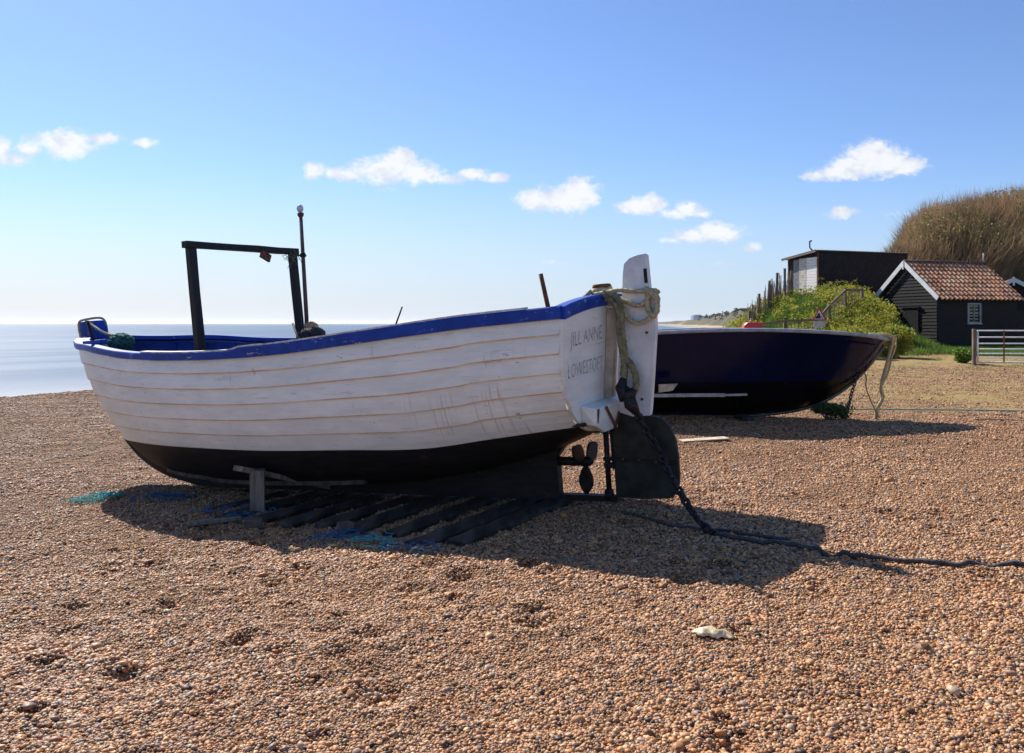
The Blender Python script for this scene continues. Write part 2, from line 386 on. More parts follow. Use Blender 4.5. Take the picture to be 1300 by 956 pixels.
# ------------------------------------------------------------------ loose pebbles (stuff, instanced)
def peb_fn(n, b, co):
    oi = n.new('ShaderNodeObjectInfo'); rr = oi.outputs['Random']
    at = n.new('ShaderNodeAttribute', attribute_type='INSTANCER'); at.attribute_name = 'tone'
    c = n.ramp(at.outputs['Fac'], PEB)
    v = n.mix(n.ss(n.noise(co, 1.4, 4, .7), .3, .7), (.8, .78, .78), (1.12, 1.1, 1.08))
    n.put(b.inputs['Base Color'], n.mix(1.0, c, v, 'MULTIPLY'))
m_peb = mat('pebble_stone', rough=.55, spec=.4, fn=peb_fn)
def build_pebbles(n=900000):
    k = 5; src = bpy.data.collections.new('pebble_shapes')      # never linked: only feeds the node tree
    for j in range(k):
        V = []; F = []; nn, mm = 7, 5; r_ = np.random.default_rng(j + 3)
        sx, sy, sz = r_.uniform(.9, 1.3), r_.uniform(.7, 1.0), r_.uniform(.45, .75); mb = MB()
        mb.ball((0, 0, 0), 1, 8, 5, 0, (sx, sy, sz), .13)
        me = bpy.data.meshes.new('pebble'); me.from_pydata(mb.v, [], mb.f); me.polygons.foreach_set('use_smooth', [True] * len(mb.f)); me.materials.append(m_peb)
        src.objects.link(bpy.data.objects.new('pebble_shape', me))
    u = RNG.random(n); rmin, rmax = 3.3, 34.0
    p = .66; r = (rmin ** p + u * (rmax ** p - rmin ** p)) ** (1 / p)
    az = np.radians(RNG.uniform(-35, 35, n)); X = r * np.sin(az); Y = r * np.cos(az) - .3
    size = np.exp(RNG.normal(-5.03, .36, n)) * np.exp(.40 * vnoise(X, Y, .9, 5, 5) + .25 * vnoise(X, Y, 3.1)) * (1 + .024 * (r - 3)); big = RNG.random(n) < .004; size[big] *= RNG.uniform(1.4, 2.0, big.sum()) * (r[big] < 14) + 1.0 * (r[big] >= 14)
    keep = (bankh(X, Y) < .06) & (shore_dist(X, Y) > 4.0) & ~((X > 2.5) & (Y > 15.5) & (vnoise(X * .35, Y * 1.6, .45, 2, 8) + .6 * vnoise(X, Y, 1.3) + .9 * RNG.random(n) > .30))
    X, Y, r, size = X[keep], Y[keep], r[keep], size[keep]; n = len(X)
    Z = gz(X, Y) + size * .25
    V = np.stack([X, Y, Z], 1).astype(np.float32)
    me = bpy.data.meshes.new('pebbles'); me.vertices.add(n); me.vertices.foreach_set('co', V.ravel())
    a = me.attributes.new('size', 'FLOAT', 'POINT'); a.data.foreach_set('value', size.astype(np.float32))
    tone = RNG.random(n) * .97; swap = (tone > .2) & (tone < .62) & (RNG.random(n) < .03 + .4 * sm((-X - .5) / 6) + .4 * vnoise(X, Y, .5)); tone = np.where(swap, RNG.uniform(.62, .72, n), tone)
    a = me.attributes.new('tone', 'FLOAT', 'POINT'); a.data.foreach_set('value', tone.astype(np.float32))
    rot = np.stack([RNG.normal(0, .35, n), RNG.normal(0, .35, n), RNG.uniform(0, 6.28, n)], 1).astype(np.float32)
    a = me.attributes.new('rot', 'FLOAT_VECTOR', 'POINT'); a.data.foreach_set('vector', rot.ravel())
    o = bpy.data.objects.new('pebbles', me); COL.objects.link(o); me.materials.append(m_peb)
    ng = bpy.data.node_groups.new('pebble_scatter', 'GeometryNodeTree')
    ng.interface.new_socket('Geometry', in_out='INPUT', socket_type='NodeSocketGeometry'); ng.interface.new_socket('Geometry', in_out='OUTPUT', socket_type='NodeSocketGeometry')
    gi = ng.nodes.new('NodeGroupInput'); go = ng.nodes.new('NodeGroupOutput'); ip = ng.nodes.new('GeometryNodeInstanceOnPoints')
    ci = ng.nodes.new('GeometryNodeCollectionInfo'); ci.inputs[0].default_value = src; ci.inputs['Separate Children'].default_value = True; ci.inputs['Reset Children'].default_value = True
    ip.inputs['Pick Instance'].default_value = True
    def na(nm, t):
        nd = ng.nodes.new('GeometryNodeInputNamedAttribute'); nd.data_type = t; nd.inputs[0].default_value = nm; return nd.outputs[0]
    L = ng.links.new; L(gi.outputs[0], ip.inputs['Points']); L(ci.outputs[0], ip.inputs['Instance'])
    L(na('size', 'FLOAT'), ip.inputs['Scale'])
    e2r = ng.nodes.new('FunctionNodeEulerToRotation'); L(na('rot', 'FLOAT_VECTOR'), e2r.inputs[0]); L(e2r.outputs[0], ip.inputs['Rotation'])
    L(ip.outputs[0], go.inputs[0])
    md = o.modifiers.new('scatter', 'NODES'); md.node_group = ng
    tag(o, kind='stuff')
build_pebbles()

# ------------------------------------------------------------------ materials
WOOD_DK = mat('tarred_wood', (.014, .013, .013), .55, var=.5, vscale=14, bump=.4, bscale=90, stretch=(1, 1, .1))
WOOD_GY = mat('weathered_wood', (.20, .165, .13), .85, var=.45, vscale=18, bump=.5, bscale=70, stretch=(1, 1, .15))
WOOD_PL = mat('pale_plank', (.50, .42, .30), .8, var=.3, vscale=10, bump=.3, bscale=60)
SLEEPER = mat('creosoted_sleeper', (.055, .043, .034), .85, var=.75, vscale=9, bump=.6, bscale=40, stretch=(1, .25, 1))
RUST = mat('rusty_iron', (.16, .065, .03), .8, metal=.2, var=.5, vscale=25, bump=.4, bscale=120)
IRON_DK = mat('blackened_iron', (.018, .018, .018), .55, metal=.4, var=.5, vscale=20, bump=.3, bscale=90)
def white_fn(n, b, co):
    sp = n.new('ShaderNodeSeparateXYZ'); n.l.new(co, sp.inputs[0]); x, y, z = sp.outputs
    st = n.mapping(co, (1, 1, 5))
    base = n.mix(n.ss(n.noise(n.mapping(co, (.9, .9, 3)), 2.2, 6, .68), .32, .7), (.72, .755, .73), (.86, .89, .845))
    # grime streaks running along the planks and small chips down to bare wood
    sc1 = n.ss(n.noise(n.mapping(co, (2.6, 2.6, 34)), 1.0, 6, .75), .565, .70)
    base = n.mix(n.math('MULTIPLY', sc1, .45), base, (.34, .30, .25))
    chips = n.math('MULTIPLY', n.ss(n.noise(n.mapping(co, (9, 9, 34)), 1.0, 4, .75), .64, .69), n.ss(n.noise(co, 1.3, 3), .42, .6))
    base = n.mix(chips, base, (.10, .08, .065))
    spk = n.math('MULTIPLY', n.ss(n.noise(co, 60, 2, .6), .73, .76), n.ss(n.noise(co, 2.6, 3), .45, .6))
    base = n.mix(spk, base, (.09, .07, .06))
    # rust runs, vertical and thin
    run = n.math('MULTIPLY', n.ss(n.noise(n.mapping(co, (26, .2, .8)), 1.0, 1, .4), .64, .72), n.ss(n.noise(n.mapping(co, (.9, .9, 2.6), loc=(3.1, 0, .4)), 1.0, 2), .55, .68))
    base = n.mix(n.math('MULTIPLY', run, .5), base, (.42, .22, .10))
    b0 = n.math('MULTIPLY', n.math('MULTIPLY', n.ss(x, .45, .75), n.ss(x, 1.75, 1.25)), n.math('MULTIPLY', n.ss(z, .72, .84), n.ss(z, 1.22, 1.1)))
    run2 = n.math('MULTIPLY', b0, n.ss(n.noise(n.mapping(co, (30, .2, .5)), 1.0, 1, .4), .60, .68))
    base = n.mix(n.math('MULTIPLY', run2, .38), base, (.48, .27, .14))
    n.put(b.inputs['Base Color'], base)
    n.put(b.inputs['Roughness'], n.math('ADD', .38, n.math('MULTIPLY', sc1, .3)))
    n.put(b.inputs['Normal'], n.bump(n.math('ADD', n.noise(n.mapping(co, (4, 4, 18)), 3.0, 5, .65), n.math('MULTIPLY', chips, -.6)), .35, .006))
WHITE = mat('white_boat_paint', rough=.45, spec=.4, fn=white_fn)
def seam_fn(n, b, co):
    f = n.ss(n.noise(n.mapping(co, (1.2, 1.2, 5)), 1.6, 5, .7), .36, .62)
    n.put(b.inputs['Base Color'], n.mix(f, (.74, .66, .56), (.56, .33, .17)))
SEAM = mat('stained_plank_seam', rough=.8, fn=seam_fn)
def blue_fn(n, b, co):
    g = n.new('ShaderNodeNewGeometry'); spn = n.new('ShaderNodeSeparateXYZ'); n.l.new(g.outputs['Normal'], spn.inputs[0])
    base = n.mix(n.ss(n.noise(co, 3.5, 5, .7), .35, .7), (.004, .038, .27), (.010, .065, .42))
    wear = n.ss(n.noise(n.mapping(co, (2.2, 6, 9)), 2.0, 6, .75), .60, .66)
    base = n.mix(n.math('MULTIPLY', wear, .75), base, (.62, .61, .58))
    n.put(b.inputs['Base Color'], base); n.put(b.inputs['Normal'], n.bump(n.noise(co, 45, 4, .7), .4, .004))
BLUE = mat('blue_gloss_paint', rough=.42, spec=.25, fn=blue_fn)
BLUE_IN = mat('dark_blue_inside_paint', (.012, .035, .22), .5, var=.4, vscale=6, bump=.3, bscale=40)
CAPW = mat('scuffed_white_capping', (.62, .61, .58), .6, var=.35, vscale=16, bump=.3)
def bott_fn(n, b, co):
    f = n.noise(n.mapping(co, (1.4, 1.4, 6)), 2.5, 6, .7)
    c = n.mix(n.ss(f, .35, .75), (.010, .010, .012), (.026, .024, .022))
    c = n.mix(n.math('MULTIPLY', n.ss(n.noise(n.mapping(co, (1, 1, 3)), 2.2, 6, .75), .60, .70), .5), c, (.085, .066, .050))
    n.put(b.inputs['Base Color'], c); n.put(b.inputs['Normal'], n.bump(n.noise(co, 30, 5, .7), .4, .008))
BOTTOM = mat('black_bottom_paint', rough=.6, spec=.25, fn=bott_fn)
ROPE = mat('old_hemp_rope', (.44, .37, .22), .95, var=.35, vscale=30, bump=.5, bscale=200)
ROPE_OL = mat('weedy_rope', (.20, .19, .11), .95, var=.4, vscale=22, bump=.5, bscale=200)
CHAIN = mat('tarred_chain', (.030, .029, .030), .5, metal=.5, var=.6, vscale=50, bump=.5, bscale=160)
TEAL = mat('teal_twine', (.05, .36, .36), .8, var=.25, vscale=20)
BLUETW = mat('blue_twine', (.03, .13, .26), .8, var=.25, vscale=20)

# ------------------------------------------------------------------ the white boat
BO = (1.02, 7.9, -.05); BROT = (R(-3.2), R(4.0), R(150))
BM = Euler(BROT).to_matrix(); BV = Vector(BO)
def bw(s, n_, z): return BM @ Vector((s, n_, z)) + BV          # boat coordinates -> world
boat = empty('fishing_boat', BO, BROT)
tag(boat, 'white clinker fishing boat with blue rail, black bottom and steering frame, standing on sleepers', 'boat')
S_ = [0,.9,1.8,3.1,4.4,5.5,6.4,7.0,7.35,7.53,7.60]
B_ = [.93,1.06,1.15,1.22,1.22,1.10,.88,.62,.39,.20,.05]
Z_ = [1.771,1.753,1.708,1.647,1.664,1.736,1.845,1.89,1.93,1.955,1.965]
SB = [0,.5,1,2,3.5,5.0,5.9,6.55,6.92,7.2,7.42,7.55,7.6]; ZB = [.68,.5,.38,.2,.1,.08,.13,.30,.52,.83,1.2,1.6,1.93]
SAa = [0,1,3,5,6.4,7.2,7.6]; AA = [3.0,2.9,2.8,2.4,1.9,1.5,1.3]; BQ = [.5,.5,.55,.62,.75,.9,1.0]
SW = [0,.3,.8,1.5,2.5,3.5,4.5,5.5,6.3,6.9,7.2,7.6]; ZW = [.80,.78,.735,.665,.665,.66,.68,.69,.69,.67,.66,.66]
def hullpt(s, wv, off=0.0):
    b = float(cri(s, S_, B_)); zs = float(cri(s, S_, Z_)); zb = float(cri(s, SB, ZB)); a = float(np.interp(s, SAa, AA)); q = float(np.interp(s, SAa, BQ))
    def f(v):
        v = min(max(v, 0), 1); return b * (1 - (1 - v) ** a) ** q, zb + (zs - zb) * v
    y, z = f(wv)
    if off:
        y1, z1 = f(wv + .01); y0, z0 = f(wv - .01); ty, tz = y1 - y0, z1 - z0; L = math.hypot(ty, tz) + 1e-9
        y += off * tz / L; z -= off * ty / L
    k = max(0, 1 - s / 1.5); return (s + .13 * (1.77 - z) * k, max(y, 0.0) if off >= 0 else y, z)
def hull_rows():
    st = np.concatenate([np.linspace(0, 5.6, 42)[:-1], np.linspace(5.6, 7.2, 22)[:-1], np.linspace(7.2, 7.6, 12)])
    NU, NL = 6, 5; T = .022
    def edges(s):
        zs = float(cri(s, S_, Z_)); zb = float(cri(s, SB, ZB)); zw = float(cri(s, SW, ZW))
        ww = min(max((zw - zb) / (zs - zb), 0.0), .6)
        ww = max(ww, .0)
        j = .010 * float(sm((.92 - s) / .10))
        lo_ = [ww * k / NL for k in range(NL)]
        up = [ww + (1 - ww) * (k / NU) + (j if 0 < k < NU else 0) for k in range(NU + 1)]
        return lo_ + up
    grid = []
    for s in st:
        e = edges(s); row = []; fade = min(1, (7.6 - s) / .5 + .15)
        for p in range(NL + NU):
            a, b_ = e[p], e[p + 1]; t = T * fade if p >= NL else .010 * fade * min(1, e[NL] * 8)
            row += [hullpt(s, a, t * .98), hullpt(s, a + (b_ - a) * (.055 if p > NL else .04), t), hullpt(s, a + (b_ - a) * .35, t * .72), hullpt(s, a + (b_ - a) * .7, t * .35), hullpt(s, b_, 0.0005)]
        grid.append(row)
    return np.array(st), np.array(grid), NL, NU
def build_hull():
    st, G, NL, NU = hull_rows(); ns, nr, _ = G.shape
    for sgn in (1, -1):
        pass
    V = []; F = []; MI = []
    for sgn in (1, -1):
        o = len(V) * 0 + (0 if sgn == 1 else ns * nr); g = G.copy(); g[:, :, 1] *= sgn; V.append(g.reshape(-1, 3))
        for r_ in range(nr - 1):
            p, k = divmod(r_, 5)
            lap = (k == 4)
            mi = (1 if ((lap and p >= NL) or (k == 0 and p > NL)) else (0 if p >= NL else 2))
            if lap and p == NL - 1: mi = 2
            for i in range(ns - 1):
                a, b_, c, d = o + i * nr + r_, o + (i + 1) * nr + r_, o + (i + 1) * nr + r_ + 1, o + i * nr + r_ + 1
                F.append((a, d, c, b_) if sgn == 1 else (a, b_, c, d)); MI.append(mi)
    V = np.concatenate(V)
    o = npmesh('hull', V, F, [WHITE, SEAM, BOTTOM], MI, smooth=False, parent=boat)
    return st, G, NL
st, G, NL = build_hull()

# inner lining
def build_inner():
    ss = np.linspace(.06, 7.45, 50); wv = np.linspace(.12, .985, 10); V = []; F = []
    for sgn in (1, -1):
        o = 0 if sgn == 1 else len(ss) * len(wv)
        for s in ss:
            for v in wv:
                p = hullpt(s, v, -.035); V.append((p[0], max(p[1], 0) * sgn, p[2]))
        for i in range(len(ss) - 1):
            for k in range(len(wv) - 1):
                a = o + i * len(wv) + k; F.append((a, a + len(wv), a + len(wv) + 1, a + 1) if sgn == 1 else (a, a + 1, a + len(wv) + 1, a + len(wv)))
    npmesh('inner_lining', V, F, BLUE_IN, smooth=True, parent=boat)
    # frames (ribs) as one pattern
    mb = MB()
    for s in np.arange(.5, 7.2, .42):
        for sgn in (1, -1):
            pts = [(lambda p: (p[0], max(p[1], 0) * sgn, p[2]))(hullpt(s, v, -.045)) for v in np.linspace(.2, .97, 9)]
            mb.tube(pts, .017, 5)
    mb.build('ribs', BLUE_IN, boat)
build_inner()

# transom: plate with crown top
def transom_pts(off=0.0, crown=.085, inset=0.0):
    half = [hullpt(0, v, .012) for v in np.linspace(0, 1, 26)]
    top = []
    z0 = half[-1][2]; b0 = half[-1][1]
    for k in range(1, 12):
        y = b0 * (1 - k / 6 * 1.0) if k <= 6 else None
    ring = [(p[0], p[1], p[2]) for p in half]
    for k in range(1, 16):
        y = b0 * (1 - 2 * k / 16); z = z0 + crown * (1 - (y / b0) ** 2); ring.append((0 + .13 * (1.77 - z), y, z))
    ring += [(p[0], -p[1], p[2]) for p in half[::-1]]
    return ring
ring = transom_pts()
mb = MB(); poly = [(x - .012, y, z) for x, y, z in ring]; mb.prism(poly, None, (.04, 0, 0)); mb.build('transom', WHITE, boat)
def tx(z): return .13 * (1.77 - z)          # s of the transom's aft face at height z

# lettering on the near half of the transom
def letters(txt, s_y0, z0, h, width, name, slope=.0):
    cu = bpy.data.curves.new(name, 'FONT'); cu.body = txt; cu.size = 1.0; cu.resolution_u = 3
    to = bpy.data.objects.new(name, cu); COL.objects.link(to); dg = bpy.context.evaluated_depsgraph_get()
    me = bpy.data.meshes.new_from_object(to.evaluated_get(dg)); COL.objects.unlink(to); bpy.data.objects.remove(to)
    co = np.zeros(len(me.vertices) * 3); me.vertices.foreach_get('co', co); co = co.reshape(-1, 3)
    x = (co[:, 0] - co[:, 0].min()) / (co[:, 0].max() - co[:, 0].min()); y = co[:, 1] / .69
    zz = z0 + y * h + slope * x; ss = .13 * (1.77 - zz) - .012 - .0225
    out = np.stack([ss, s_y0 - x * width, zz], 1); me.vertices.foreach_set('co', out.ravel()); me.materials.append(LET); me.update()
    o = bpy.data.objects.new(name, me); COL.objects.link(o); o.parent = boat; return o
def let_fn(n, b, co):
    f = n.ss(n.noise(co, 42, 4, .8), .36, .50)
    n.put(b.inputs['Base Color'], n.mix(n.math('MULTIPLY', f, .97), (.06, .06, .06), (.60, .58, .55)))
LET = mat('worn_black_lettering', rough=.7, fn=let_fn)
letters('JILL ANNE', .80, 1.50, .125, .66, 'lettering', .03)
letters('LOWESTOFT', .82, 1.235, .12, .72, 'lettering', .02)

# rail (gunwale) swept round the sheer
def sheer_path():
    pts = []
    for s in np.concatenate([np.linspace(-.02, 7.0, 90), np.linspace(7.0, 7.57, 22)[1:]]):
        b = float(cri(max(s, 0), S_, B_)); z = float(cri(max(s, 0), S_, Z_)); pts.append((s, b, z))
    near = pts; far = [(s, -b, z) for s, b, z in pts[::-1]]
    mid = [(7.635, .11, 1.962), (7.665, 0, 1.965), (7.635, -.11, 1.962)]
    return near + mid + far
def rail(path, prof_fn, name, m_):
    V = []; F = []; n = len(path); k = None
    for i, p in enumerate(path):
        a = path[max(i - 1, 0)]; b = path[min(i + 1, n - 1)]; t = Vector((b[0] - a[0], b[1] - a[1], 0)).normalized()
        out = Vector((-t.y, t.x, 0)) * -1
        # near side runs forward: outward is +Y
        out = Vector((t.y, -t.x, 0)) * -1
        pr = prof_fn(p); k = len(pr)
        for (o_, z) in pr: V.append((p[0] + out.x * o_, p[1] + out.y * o_, p[2] + z))
    for i in range(n - 1):
        for j in range(k): F.append((i * k + j, i * k + (j + 1) % k, (i + 1) * k + (j + 1) % k, (i + 1) * k + j))
    mb = MB(); mb.add(V, F + [tuple(range(k))[::-1], tuple((n - 1) * k + j for j in range(k))]); o = mb.build(name, m_, boat); return o
path = sheer_path()
def prof_main(p):
    e = .016 * math.sin(p[0] * 9) * .15
    up = .058 + .030 * float(sm((3.60 - p[0]) / .18))
    return [(.018, -.022), (.052, -.018 + e), (.056, up - .012), (.046, up), (-.055 - .075 * float(sm((p[0] - 6.2) / .9)), up), (-.058 - .075 * float(sm((p[0] - 6.2) / .9)), up - .05), (-.02, -.02)]
rl = rail(path, prof_main, 'gunwale', BLUE)
# pale scuffed capping on the raised after part of the rail
cap_near = [p for p in path if p[1] > 0 and .25 < p[0] < 5.1]; 
def prof_cap(p):
    up = .058 + .030 * float(sm((3.60 - p[0]) / .18)); return [(-.05 + 0.004 * math.sin(p[0] * 31), up + .0015), (.046 + .012 * math.sin(p[0] * 23) * math.sin(p[0] * 57), up + .0015), (.044, up + .017), (-.05, up + .017)]
cp = rail(cap_near, prof_cap, 'rail_capping', CAPW)
# transom cap, crowned
tp = []
b0 = .95; 
for k in range(0, 25):
    y = b0 * (1 - k / 12); z = 1.772 + .085 * (1 - (y / b0) ** 2); tp.append((0, y, z))
mb = MB(); V = []; F = []
for (x, y, z) in tp:
    for (o_, h) in ((-.055, -.03), (-.062, .06), (-.05, .078), (.06, .078), (.06, -.02)): V.append((o_ + x, y, z + h))
for i in range(len(tp) - 1):
    for j in range(5): F.append((i * 5 + j, (i + 1) * 5 + j, (i + 1) * 5 + (j + 1) % 5, i * 5 + (j + 1) % 5))
mb.add(V, F + [(0, 1, 2, 3, 4), tuple((len(tp) - 1) * 5 + j for j in range(5))[::-1]]); mb.build('transom_capping', BLUE, boat)
# stem, keel, deadwood
prof = [(s, z) for s, z in zip(SB[5:], ZB[5:])]
outer = []; inner = []
for s in np.concatenate([np.linspace(.62, 5.2, 12), np.linspace(5.2, 7.6, 26)[1:]]):
    zb = float(cri(s, SB, ZB)); ds = .02; t = Vector((ds * 2, float(cri(min(s + ds, 7.6), SB, ZB) - cri(s - ds, SB, ZB)))).normalized()
    inner.append((s, zb + .05))
    if s < 5.2: outer.append((s, 0.0))
    else:
        k = float(sm((s - 5.2) / .8)); outer.append((s + t.y * .06 * k, (zb - .085 * t.x) * k + 0 * (1 - k)))
outer.append((7.68, 1.97)); inner.append((7.55, 1.97))
V = []; F = []; MI = []
n_ = len(outer)
for (s, z), (s2, z2) in zip(outer, inner):
    V += [(s, -.04, z), (s, .04, z), (s2, .05, z2), (s2, -.05, z2)]
mb = MB()
for i in range(n_ - 1):
    hi = (outer[i][1] > .62)
    fs = [(i * 4 + j, i * 4 + (j + 1) % 4, (i + 1) * 4 + (j + 1) % 4, (i + 1) * 4 + j) for j in range(4)]
    mb.f += fs; mb.m += [1 if hi else 0] * 4; mb.smooth += [False] * 4
mb.v = V; mb.f.append((3, 2, 1, 0)); mb.m.append(0); mb.smooth.append(False)
mb.build('keel_and_stem', [BOTTOM, WHITE], boat)
# deadwood with the propeller arch cut into it
dw = [(.64, 0.0), (1.6, 0.0), (1.6, .34), (1.0, .46), (.6, .56), (.13, .70), (.14, .655), (.30, .64), (.42, .59), (.55, .50), (.63, .40), (.655, .25), (.64, .12)]
mb = MB(); mb.prism([(s, 0, z) for s, z in dw], None, (0, .09, 0)); mb.build('deadwood', BOTTOM, boat, .006)
mb = MB(); mb.beam((.8, 0, .03), (.02, 0, .03), .08, .055); mb.build('keel_shoe', IRON_DK, boat)
mb = MB(); mb.cyl((.12, 0, .03), (.10, 0, .72), .026); mb.cyl((.12, 0, .02), (.12, 0, .11), .055, .04); mb.build('rudder_post', IRON_DK, boat)
for sgn in (1, -1):
    pts = [(lambda q: (q[0], q[1] * sgn, q[2]))(hullpt(s, .075 + .02 * (s > 5) , .02)) for s in np.linspace(2.6, 5.9, 22)]
    mb = MB(); [mb.beam(a, b, .05, .045) for a, b in zip(pts[:-1], pts[1:])]; mb.build('bilge_keel', mat('worn_bilge_keel', (.075, .062, .052), .7, var=.5, vscale=9, bump=.4, bscale=40), boat)
# propeller
pr = empty('propeller', (.34, 0, .37)); pr.parent = boat
mb = MB(); mb.cyl((.3, 0, 0), (.02, 0, 0), .042); mb.build('shaft', IRON_DK, pr)
mb = MB(); mb.tube([(.06, 0, 0), (.03, 0, 0), (-.05, 0, 0), (-.085, 0, 0)], [.03, .048, .044, .016], 14); mb.build('hub', IRON_DK, pr)
def blade(ang, p0=48, p1=24, wk=1.0):
    V = []; F = []; nr, nc = 9, 7
    for i in range(nr):
        r = .04 + .27 * i / (nr - 1); u = i / (nr - 1); wd = .035 + .175 * max(0, math.sin(PI * (u * .93 + .02) ** 1.15)) ** .75; pitch = R(p0) - R(p1) * u; wd *= wk
        for j in range(nc):
            c = (j / (nc - 1) - .5) * wd; x = c * math.cos(pitch) * .9; y = c * math.sin(pitch) ; zz = r - .03 * (abs(j / (nc - 1) - .5) * 2) ** 2 * u
            V.append((x, y * math.cos(ang) - zz * math.sin(ang), y * math.sin(ang) + zz * math.cos(ang)))
    for i in range(nr - 1):
        for j in range(nc - 1): a = i * nc + j; F.append((a, a + 1, a + nc + 1, a + nc))
    mb = MB(); mb.add(V, F, 0, True); o = mb.build('blade', IRON_DK, pr); sd = o.modifiers.new('t', 'SOLIDIFY'); sd.thickness = .012
blade(PI + .12, 24, 10); blade(-.95, 84, 10, .8); blade(1.15, 84, 10, .8)

# transom ledge with rusty straps
mb = MB(); V = []
top = 1.00; 
for (n1, z1, s1) in ((.56, .97, -.005), (.50, .80, .03), (.30, .72, .05), (-.30, .72, .05), (-.50, .80, .03), (-.56, .97, -.005)):
    V.append((tx(z1) - .03, n1, z1))
W2 = []
for (n1, z1, s1) in ((.52, .95, 0), (.52, .80, 0), (.30, .71, 0), (-.30, .71, 0), (-.52, .80, 0), (-.52, .95, 0)):
    W2.append((tx(z1) - .17, n1, z1 - .015))
mb.add(V + W2, [(0, 1, 2, 3, 4, 5)] + [(i, 6 + i, 6 + (i + 1) % 6, (i + 1) % 6) for i in range(6)] + [(11, 10, 9, 8, 7, 6)]); ld_ = mb.build('transom_ledge', WHITE, boat, .012)
mb = MB()
for (a, b) in (((tx(.95) - .178, .49, .93), (tx(.72) - .178, .47, .80)), ((tx(.95) - .186, .34, .93), (tx(.72) - .186, .10, .72)), ((tx(.95) - .186, -.05, .95), (tx(.72) - .186, .12, .70))):
    mb.beam(a, b, .028, .008, up=(1, 0, 0))
mb.build('rust_strap', RUST, boat)
mb = MB(); mb.beam((tx(1.80) - .075, 0, 1.80), (tx(.98) - .075, 0, .98), .10, .075, up=(1, 0, 0), segs=3, jit=.002); mb.build('sternpost', mat('stained_white_post', (.50, .42, .33), .7, var=.35, vscale=5, bump=.3), boat)

# rudder
rd = empty('rudder', (0, 0, 0)); rd.parent = boat
def plate(name, pts, th, m_, par, y0=0.0, bev=.006):
    mb = MB(); mb.prism([(s, y0, z) for s, z in pts], None, (0, th, 0)); return mb.build(name, m_, par, bev)
RW = mat('rudder_white_paint', (.72, .72, .72), .5, var=.14, vscale=5, bump=.25, bscale=30, spec=.4)
stock = [(-.05, .84), (-.09, 1.25), (-.17, 1.75), (-.215, 2.10), (-.235, 2.19), (-.29, 2.235), (-.37, 2.255), (-.44, 2.26), (-.458, 2.24), (-.462, 1.90), (-.50, 1.87), (-.49, 1.6), (-.43, 1.2), (-.375, .86), (-.36, .80), (-.20, .79)]
plate('rudder_stock', stock, .062, RW, rd)
bl = [(.045, .05), (.025, .83), (-.06, .855), (-.15, .80), (-.36, .80), (-.46, .775), (-.53, .70), (-.575, .58), (-.59, .42), (-.58, .20), (-.55, .10), (-.46, .045), (-.2, .03)]
RB = mat('rudder_black_paint', (.020, .024, .020), .6, var=.55, vscale=6, bump=.4, bscale=40)
plate('rudder_blade', bl, .045, RB, rd, 0, .008)
mb = MB(); mb.beam((.14, 0, .40), (-.02, 0, .40), .05, .035); mb.cyl((.05, 0, .30), (.05, 0, .78), .013); mb.beam((.14, 0, .34), (.02, 0, .34), .045, .05); mb.build('rudder_pintle', IRON_DK, rd)
mb = MB(); mb.beam((.02, .026, .40), (-.55, .026, .37), .010, .045); mb.build('blade_strap', IRON_DK, rd)
for (bs, bz) in ((-.06, .40), (-.22, .39), (-.38, .38), (-.12, .95), (-.30, .95), (-.17, 1.55), (-.40, 1.55)): mb = MB(); mb.cyl((bs, .02, bz), (bs, .040, bz), .013, n=8); mb.build('bolt', RUST, rd)
mb = MB(); mb.box((-.435, .034, 2.06), (.028, .012, .13)); mb.build('tiller_slot', IRON_DK, rd)
mb = MB(); mb.beam((-.14, .036, 1.72), (-.20, .038, 1.72), .012, .05); mb.build('rudder_strap', RUST, rd)

# inboard: floor, thwarts, engine box
mb = MB()
for s in np.linspace(.3, 6.6, 12):
    yb = max(.02, [hullpt(s, v, -.08)[1] for v in np.linspace(0, 1, 80) if hullpt(s, v)[2] >= .76][0] - .02 - .30 * (s > 6))
    mb.box((s, 0, .80), (.50, 2 * yb, .03))
mb.build('bottom_boards', WOOD_DK, boat)
for s in (1.2, 3.6, 5.9):
    zb = float(cri(s, S_, Z_)) - .28; yb = float(cri(s, S_, B_)) - .06
    mb = MB(); mb.box((s, 0, zb), (.24, 2 * yb, .035)); mb.build('thwart', BLUE_IN, boat, .005)
mb = MB(); mb.box((2.75, -.25, 1.18), (.95, .62, .75)); V = []
mb.build('engine_box', BLUE_IN, boat, .02)
mb = MB(); mb.tube([(3.05, -.50, 1.50), (3.05, .0, 1.50)], .20, 20); mb.build('net_hauler_drum', IRON_DK, boat, .01)
mb = MB(); mb.box((3.6, -.62, 1.42), (1.25, .60, .55)); mb.build('deck_locker', BLUE_IN, boat, .015)
